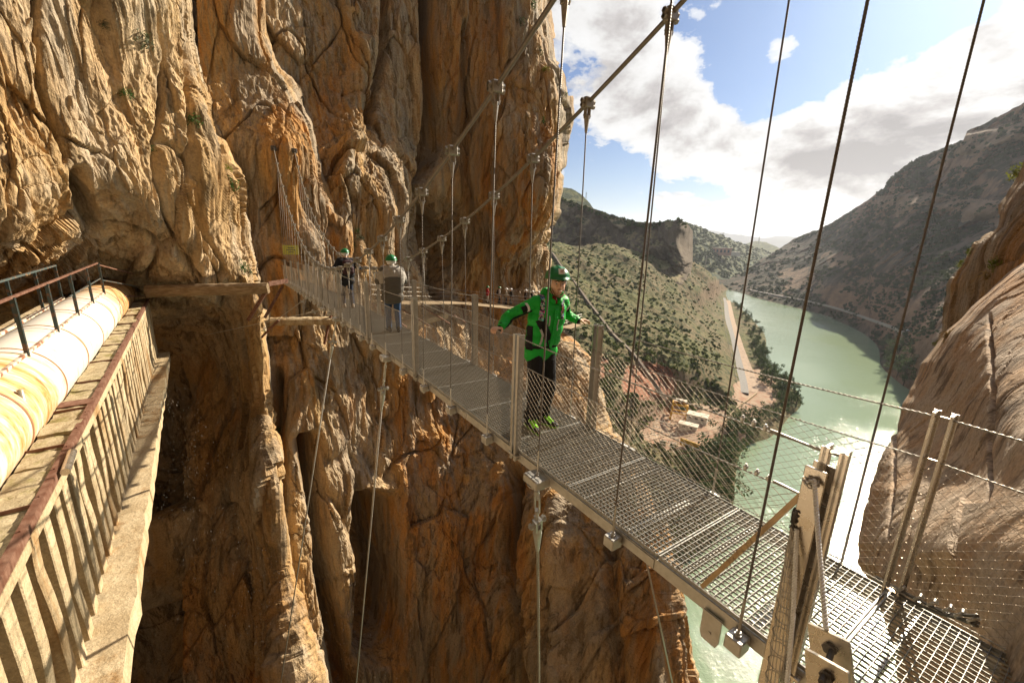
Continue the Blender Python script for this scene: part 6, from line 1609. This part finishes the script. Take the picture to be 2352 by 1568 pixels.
who = [(1119, 697, 40.9, (.3, .1, 0), 1.66, 'rail_right', 'person in red jacket at the left end of the cliff walkway group', (.36, .012, .018), (.40, .34, .28), HELM_G, None),
       (1146, 699, 41.3, (1, .2, 0), 1.74, 'down', 'person in grey jacket with black backpack on the cliff walkway', (.25, .23, .22), (.02, .02, .025), HELM_G, 1),
       (1162, 700, 41.6, (1, -.1, 0), 1.66, 'rail_right', 'person in beige coat and white helmet on the cliff walkway', (.30, .25, .18), (.02, .02, .03), HELM_W, None),
       (1173, 701, 41.8, (-.8, -.3, 0), 1.68, 'down', 'person in black with white helmet facing the beige coat on the cliff walkway', (.015, .015, .015), (.03, .028, .022), HELM_W, None),
       (1206, 706, 42.2, (1, .3, 0), 1.70, 'down', 'person in long dark coat and white helmet, middle right of the cliff walkway group', (.04, .028, .022), (.03, .02, .02), HELM_W, None),
       (1221, 708, 42.5, (1, 0, 0), 1.62, 'down', 'person in black jacket and white helmet, second from the right on the cliff walkway', (.012, .012, .018), (.02, .02, .02), HELM_W, None),
       (1236, 709, 42.8, (-1, -.4, 0), 1.60, 'down', 'person in rust red top and white helmet, rightmost of the cliff walkway group', (.20, .05, .02), (.02, .02, .03), HELM_W, None)]
def edge_z(r): return None
for i, (x, y, r, F_, h, arms, lab, cj, ct, hl, pk) in enumerate(who):
    p = W(x, y, r + .5); 
    # height of the walkway surface at this place
    xs_ = [1010, 1060, 1119, 1180, 1262]; ed = [W(1010, 688, 40.2), W(1060, 692, 40.4), W(1119, 698, 40.8), W(1180, 704, 41.6), W(1262, 709, 43.0)]
    p[2] = np.interp(x, xs_, [e[2] for e in ed]) + .03
    J = pose(p, v3(*F_), h, arms, .10 if i % 2 else .03)
    person(J, lab, dict(jacket=fabric('walker_jacket', cj), trousers=fabric('walker_trousers', ct), shoes=BLACKF, hair=HAIR if i != 2 else WHITEM), helm=hl, pack=BLACKF if pk else None, group='visitors on the cliff walkway')
# ================================================================ THINGS IN THE VALLEY
a24 = rad(24); VR = v3(math.cos(a24), -math.sin(a24), 0); VF = v3(math.sin(a24), math.cos(a24), 0)
def gp(x, y): return T1.pts(np.array(float(x)), np.array(float(y)))
YEL = simple_mat('yellow_paint', (.62, .34, .02), .5, 0, .12, 1.5); WALLM = simple_mat('white_render', (.62, .56, .46), .85, 0, .12, .8); ROOFM = simple_mat('pale_roof', (.62, .54, .42), .85, 0, .1, .5, 0, .2, col2=(.45, .14, .08), lo=.60, hi=.63); WIN = simple_mat('dark_window', (.03, .03, .035), .3)
# track running down the slope
o = ribbon('concrete_track', [(1262, 592), (1300, 640), (1350, 702), (1400, 764), (1450, 826), (1500, 888), (1528, 924)], T1, 1.3, simple_mat('old_concrete', (.20, .15, .105), .9, 0, .3, .5), 1.4, kind=None); tag(o, 'straight narrow concrete channel running diagonally down the green slope', 'channel')
# gantry crane
gc = gp(1558, 962); ge = empty('gantry_crane', tuple(gc)); tag(ge, 'yellow portal gantry crane with pale roof in the yard by the river', 'gantry')
GI = Matrix.Translation(Vector(gc)).inverted()
def gpart(mb, nm, mt, root=ge, inv=GI): o = mb.build(nm, mt, root); o.matrix_parent_inverse = inv; return o
gw, gd, gh = 3.9, 2.6, 8.5
for a in (-1, 1):
    for b in (-1, 1): gpart(MB().beam(gc + VR * a * gw + VF * b * gd, gc + VR * a * gw * .9 + VF * b * gd * .9 + [0, 0, gh], .7, .7), 'leg', YEL)
mb = MB()
for a in (-1, 1): mb.beam(gc + VR * a * gw * .92 - VF * gd + [0, 0, gh], gc + VR * a * gw * .92 + VF * gd + [0, 0, gh], .6, .9)
for b in (-1, 1):
    mb.beam(gc - VR * gw + VF * b * gd * .92 + [0, 0, gh + .1], gc + VR * gw + VF * b * gd * .92 + [0, 0, gh + .1], .6, 1.0); gpart(MB().beam(gc - VR * gw * .95 + VF * b * gd * .92 + [0, 0, gh * .45], gc + VR * gw * .95 + VF * b * gd * .92 + [0, 0, gh * .45], .35, .5), 'crossbar', YEL)
gpart(mb, 'girder', YEL)
mb = MB(); mb.beam(gc - VR * gw * .8 + [0, 0, gh + 1.9], gc + VR * gw * .8 + [0, 0, gh + 1.9], gd * 1.6, .25)
for a in (-.7, .7):
    for b in (-.6, .6): mb.beam(gc + VR * a * gw + VF * b * gd + [0, 0, gh + .5], gc + VR * a * gw + VF * b * gd + [0, 0, gh + 1.8], .15, .15)
gpart(mb, 'crane_roof', ROOFM); gpart(MB().beam(gc - VR * 1.2 + [0, 0, gh + .95], gc + VR * 1.2 + [0, 0, gh + .95], 1.6, .9), 'winch', RUST)
def shed(x, y, w, d, h, lab, nw=3, rot=.15):
    c = gp(x, y); e = empty('small_building', tuple(c)); tag(e, lab, 'building'); inv = Matrix.Translation(Vector(c)).inverted(); R_ = VR * math.cos(rot) - VF * math.sin(rot); F_ = np.cross(UPV, R_)
    gpart(MB().box(c + [0, 0, h / 2 - .5], w / 2, d / 2, h / 2 + .5, R_, F_, UPV), 'wall', WALLM, e, inv); gpart(MB().box(c + [0, 0, h + .14], w / 2 + .25, d / 2 + .25, .14, R_, F_, UPV), 'roof', ROOFM, e, inv)
    for i in range(nw): gpart(MB().box(c - F_ * (d / 2 + .03) + R_ * (-w / 2 + w * (i + .7) / (nw + .5)) + [0, 0, h * .62], .65, .05, .35, R_, F_, UPV), 'window', WIN, e, inv)
    return e
shed(1601, 966, 9.5, 5.5, 3.4, 'small white flat roofed building right of the yellow gantry')
shed(1580, 985, 8.5, 4.0, 2.6, 'low white shed in front of the yellow gantry', 2)
yc = gp(1583, 1026); o = MB().box(yc + [0, 0, 1.2], 4.2, .25, 1.7, VR * .93 - VF * .36, VF * .93 + VR * .36, UPV).build('yellow_barrier', YEL); 
tag(o, 'plain yellow steel barrier panel below the switchyard', 'barrier')
# switchyard frames
for i, (x, y) in enumerate([(1512, 985), (1530, 992), (1505, 1005), (1524, 1012), (1542, 1018), (1500, 1024), (1520, 1032), (1540, 1040)]):
    c = gp(x, y); mb = MB(); h = 4.2 + (i % 3) * .6
    for q in (-1.3, 1.3): mb.beam(c + VR * q - [0, 0, .3], c + VR * q + [0, 0, h], .22, .22)
    mb.beam(c - VR * 1.8 + [0, 0, h], c + VR * 1.8 + [0, 0, h], .25, .25); mb.beam(c - VR * 1.5 + [0, 0, h * .7], c + VR * 1.5 + [0, 0, h * .7], .14, .14)
    for q in (-1.4, 0, 1.4): mb.tube([c + VR * q + [0, 0, h], c + VR * q + [0, 0, h + .9]], [.14, .10], 6); mb.sphere(c + VR * q + [0, 0, h + .9], .16, 6, 4)
    o = mb.build('switchgear_frame', WALLM); tag(o, 'pale steel frame with insulators in the small switchyard', 'switchgear', 'switchgear frames in the yard')
# fence posts of the yard and wall along the road
pts = [gp(x, y) for x, y in ((1640, 1035), (1655, 1000), (1668, 965), (1690, 940), (1712, 925), (1738, 905))]
mb = MB()
for a, b in zip(pts[:-1], pts[1:]): mb.beam(a + [0, 0, .5], b + [0, 0, .5], .35, 1.3)
o = mb.build('low_wall', CONC); tag(o, 'low dark wall along the yard between road end and river trees', 'wall')
# guard rail along the road
mb = MB(); gx = [(1656, 690), (1660, 725), (1668, 770), (1678, 810), (1687, 850), (1694, 885)]; pts = [gp(x, y) for x, y in gx]
for a, b in zip(pts[:-1], pts[1:]):
    mb.beam(a + [0, 0, .8], b + [0, 0, .8], .08, .25)
    for k in np.linspace(0, 1, 8): p = a + (b - a) * k; mb.beam(p - [0, 0, .2], p + [0, 0, .8], .12, .12)
o = mb.build('guard_rail', DARKM); tag(o, 'dark guard rail on the slope side of the valley road', 'guard rail')
def pylon(P0, h, lab, arms=3):
    mb = MB(); w = h * .09
    for a in (-1, 1):
        for b in (-1, 1): mb.beam(P0 + v3(a * w, b * w, -.5), P0 + v3(a * w * .2, b * w * .2, h), h * .018, h * .018)
    for i in range(7):
        z0, z1 = h * i / 7, h * (i + 1) / 7; w0, w1 = w * (1 - .8 * i / 7), w * (1 - .8 * (i + 1) / 7)
        for b in (-1, 1): mb.beam(P0 + v3(-w0, b * w0, z0), P0 + v3(w1, b * w1, z1), h * .011, h * .011); mb.beam(P0 + v3(w0, b * w0, z0), P0 + v3(-w1, b * w1, z1), h * .011, h * .011)
    for i in range(arms): z = h * (.97 - .13 * i); mb.beam(P0 + v3(-h * .17, 0, z), P0 + v3(h * .17, 0, z), h * .02, h * .02)
    o = mb.build('pylon', GALV); tag(o, lab, 'pylon', None)
PKT = W(1346, 456, 905); pylon(PKT, 12, 'steel lattice pylon on the bare peak left of the sky')
pylon(W(1659, 552, 2050), 32, 'far lattice pylon on the green hill, left of the two'); pylon(W(1742, 560, 2400), 34, 'far lattice pylon on the green hill, right of the two')
for i, (x, y, h) in enumerate([(1617, 632, 26), (1612, 930, 9), (1636, 840, 9)]):
    p = gp(x, y) if i else W(x, y, 620); mb = MB(); mb.tube([p - [0, 0, 1], p + [0, 0, h]], [.16, .10] if i else [.5, .3], 6); mb.beam(p + [-.9, 0, h - .4], p + [.9, 0, h - .4], .12, .12); mb.tube([p + [-.7, 0, h - .4], p + [-.7, 0, h]], .08, 5); mb.tube([p + [.7, 0, h - .4], p + [.7, 0, h]], .08, 5)
    o = mb.build('utility_pole', GALV); tag(o, ['tall thin mast at the end of the grey bluff', 'thin utility pole beside the yard wall', 'thin utility pole on the slope above the road'][i], 'utility pole')
# power lines across the right mountain
for i, yy in enumerate((626, 634, 641)):
    a, b = W(1700, yy - 2, 600), W(2215, yy + 14, 330); k = np.linspace(0, 1, 20)[:, None]; P = a + (b - a) * k; P[:, 2] -= (4 * k * (1 - k) * 3)[:, 0]
    o = MB().tube(P, .05, 4).build('power_line', DARKM); tag(o, 'thin power line strung in front of the right mountain', 'wire', 'power lines')
# factory on the far hill
c = FT.pts(np.array(1648.), np.array(588.)); e = empty('factory', tuple(c)); tag(e, 'distant factory with pale walls and reddish tall hall on the far green hill', 'building'); inv = Matrix.Translation(Vector(c)).inverted()
RR = v3(math.cos(.45), -math.sin(.45), 0); FF = np.cross(UPV, RR); PINK = simple_mat('pink_wall', (.42, .24, .17), .9, 0, .1, .05)
gpart(MB().box(c + RR * 8 + [0, 0, 6], 28, 10, 11, RR, FF, UPV), 'main_hall', PINK, e, inv); gpart(MB().box(c - RR * 38 + [0, 0, 2], 22, 8, 6, RR, FF, UPV), 'low_hall', WALLM, e, inv); gpart(MB().box(c + RR * 46 + [0, 0, 1], 14, 8, 6, RR, FF, UPV), 'side_hall', WALLM, e, inv)
for i in range(5): gpart(MB().box(c + RR * (-12 + i * 10) - FF * 10.2 + [0, 0, 8], 2.6, .4, 4, RR, FF, UPV), 'window', WIN, e, inv)
gpart(MB().box(c + RR * 8 + [0, 0, 17.4], 29, 11, .5, RR, FF, UPV), 'roof', ROOFM, e, inv)
# cars on the river road
def car(x, y, mt, lab, s_=1.0):
    p = MT.pts(np.array(float(x)), np.array(float(y))); p = p + [0, 0, 1.5]; e = empty('parked_car', tuple(p)); tag(e, lab, 'car'); inv = Matrix.Translation(Vector(p)).inverted(); X = v3(.9, -.43, 0); Yv = np.cross(UPV, X)
    b = MB(); b.prism([(-2.1, .3), (2.1, .3), (2.15, .75), (1.3, .9), (.7, 1.45), (-1.5, 1.5), (-2.1, .95)], p - Yv * .85, p + Yv * .85, X, UPV); gpart(b, 'body', mt, e, inv)
    w = MB(); w.prism([(-1.35, .95), (1.05, .95), (.65, 1.38), (-1.25, 1.42)], p - Yv * .87, p + Yv * .87, X, UPV); gpart(w, 'side_window', WIN, e, inv)
    for a in (-1.3, 1.3):
        for q in (-.8, .8): gpart(MB().tube([p + X * a + Yv * (q - .1) + [0, 0, .32], p + X * a + Yv * (q + .1) + [0, 0, .32]], .33, 10), 'wheel', BLACKF, e, inv)
WCAR = simple_mat('white_car_paint', (.8, .8, .8), .3)
car(1953, 716, WCAR, 'white van driving on the road along the far river bank', 1.2); car(2088, 765, simple_mat('grey_car_paint', (.3, .3, .32), .3), 'grey car parked beside the road near the right rock')
# yellow notice by the far bridge end, with short lines of writing
sg = MB(); c = W(668, 574, 27.6); rx = v3(.86, .5, 0); ry = np.cross(UPV, rx); sg.box(c, .42, .02, .26, rx, ry, UPV); o = sg.build('notice_board', simple_mat('yellow_notice', (.42, .40, .05), .6, 0, .1, 5)); tag(o, 'small yellow green notice board on the rock at the far end of the bridge', 'sign')
tx = MB()
for i, (w_, z) in enumerate(((.16, .12), (.24, .0), (.13, -.12))): tx.box(c - ry * .024 + [0, 0, z], w_, .002, .022, rx, ry, UPV)
tx.build('lettering', DARKM, o)
# slings and shackles at the foot of the right railing, by the rock
rg = np.random.RandomState(2); sl_ = MB()
p0 = [W(2010, 1318, 3.6), W(2100, 1370, 3.1), W(2180, 1400, 2.85), W(2250, 1428, 2.65)]
for j in range(3): sl_.tube([p + rg.normal(0, .012, 3) + [0, 0, -.012 * j] for p in p0], .008, 5)
o = sl_.build('steel_slings', DARKM); tag(o, 'dark steel slings with shackles lying beside the right edge of the deck', 'sling')
for j, k in enumerate(np.linspace(.25, .95, 6)):
    i = min(2, int(k * 3)); c = p0[i] + (p0[i + 1] - p0[i]) * (k * 3 - i); th = np.linspace(0, 5.6, 12); sh = MB().tube([c + [.022 * math.cos(t), .010 * math.sin(t * 2), .026 * math.sin(t)] for t in th], .007, 6); sh.build('shackle', GALV, o)
# falling water drops in the dark slot at left
def spray():
    rg = np.random.RandomState(12); n = 650
    cen = [(375, 935, 14, 22, .10), (420, 1010, 28, 60, .12), (430, 1200, 50, 110, .24), (590, 1330, 60, 110, .28), (740, 1450, 60, 100, .16), (880, 1450, 50, 90, .10)]
    k = rg.choice(6, n, p=np.array([c[4] for c in cen]) / sum(c[4] for c in cen)); C_ = np.array([c[:4] for c in cen])[k]
    x = C_[:, 0] + rg.normal(size=n) * C_[:, 2]; y = C_[:, 1] + rg.normal(size=n) * C_[:, 3]; r = rg.uniform(11, 18, n)
    P = world_pt(x, y, r); s_ = rg.uniform(.0025, .0065, n)[:, None]; o6 = np.array([[1, 0, 0], [0, 1, 0], [-1, 0, 0], [0, -1, 0], [0, 0, 5], [0, 0, -5]])
    V = (P[:, None] + o6[None] * s_[:, None]).reshape(-1, 3); f = np.array([[0, 1, 4], [1, 2, 4], [2, 3, 4], [3, 0, 4], [1, 0, 5], [2, 1, 5], [3, 2, 5], [0, 3, 5]])
    mb = MB().raw(V, (np.arange(n)[:, None, None] * 6 + f[None]).reshape(-1, 3)); m, t, b = newmat('water_drops'); b.inputs['Base Color'].default_value = (.6, .6, .6, 1); b.inputs['Roughness'].default_value = .15
    tag(mb.build('water_spray', m), 'bright water drops falling through the dark slot beside the channel', 'water spray', kind='stuff')
spray()

rg = np.random.RandomState(31); mb = MB(); nr = 420
rx0 = rg.uniform(1480, 1660, nr); ry0 = rg.uniform(915, 1050, nr); Pr = T1.pts(rx0, ry0)
for p in Pr: mb.sphere(p, rg.uniform(.15, .55), 5, 4, (1, rg.uniform(.6, 1.2), .6))
tag(mb.build('rubble', CONC), 'loose stones and rubble strewn over the yard by the river', 'rubble', kind='stuff')

# ---------------------------------------------------------------- air over the valley
hz = MB().box((0, 4900, 185), 5500, 5100, 285.0)
hm = bpy.data.materials.new('haze'); hm.use_nodes = True; ht = NT(hm.node_tree); ht.n.clear()
ho_ = ht.add('ShaderNodeOutputMaterial'); hv = ht.add('ShaderNodeVolumePrincipled'); hv.inputs['Color'].default_value = (.86, .91, 1.0, 1); hv.inputs['Density'].default_value = .000055; hv.inputs['Anisotropy'].default_value = .35
ht.link(hv.outputs[0], ho_.inputs['Volume'])
hzo = hz.build('haze', hm); hzo['kind'] = 'stuff'; hzo['label'] = 'thin bright haze filling the valley'
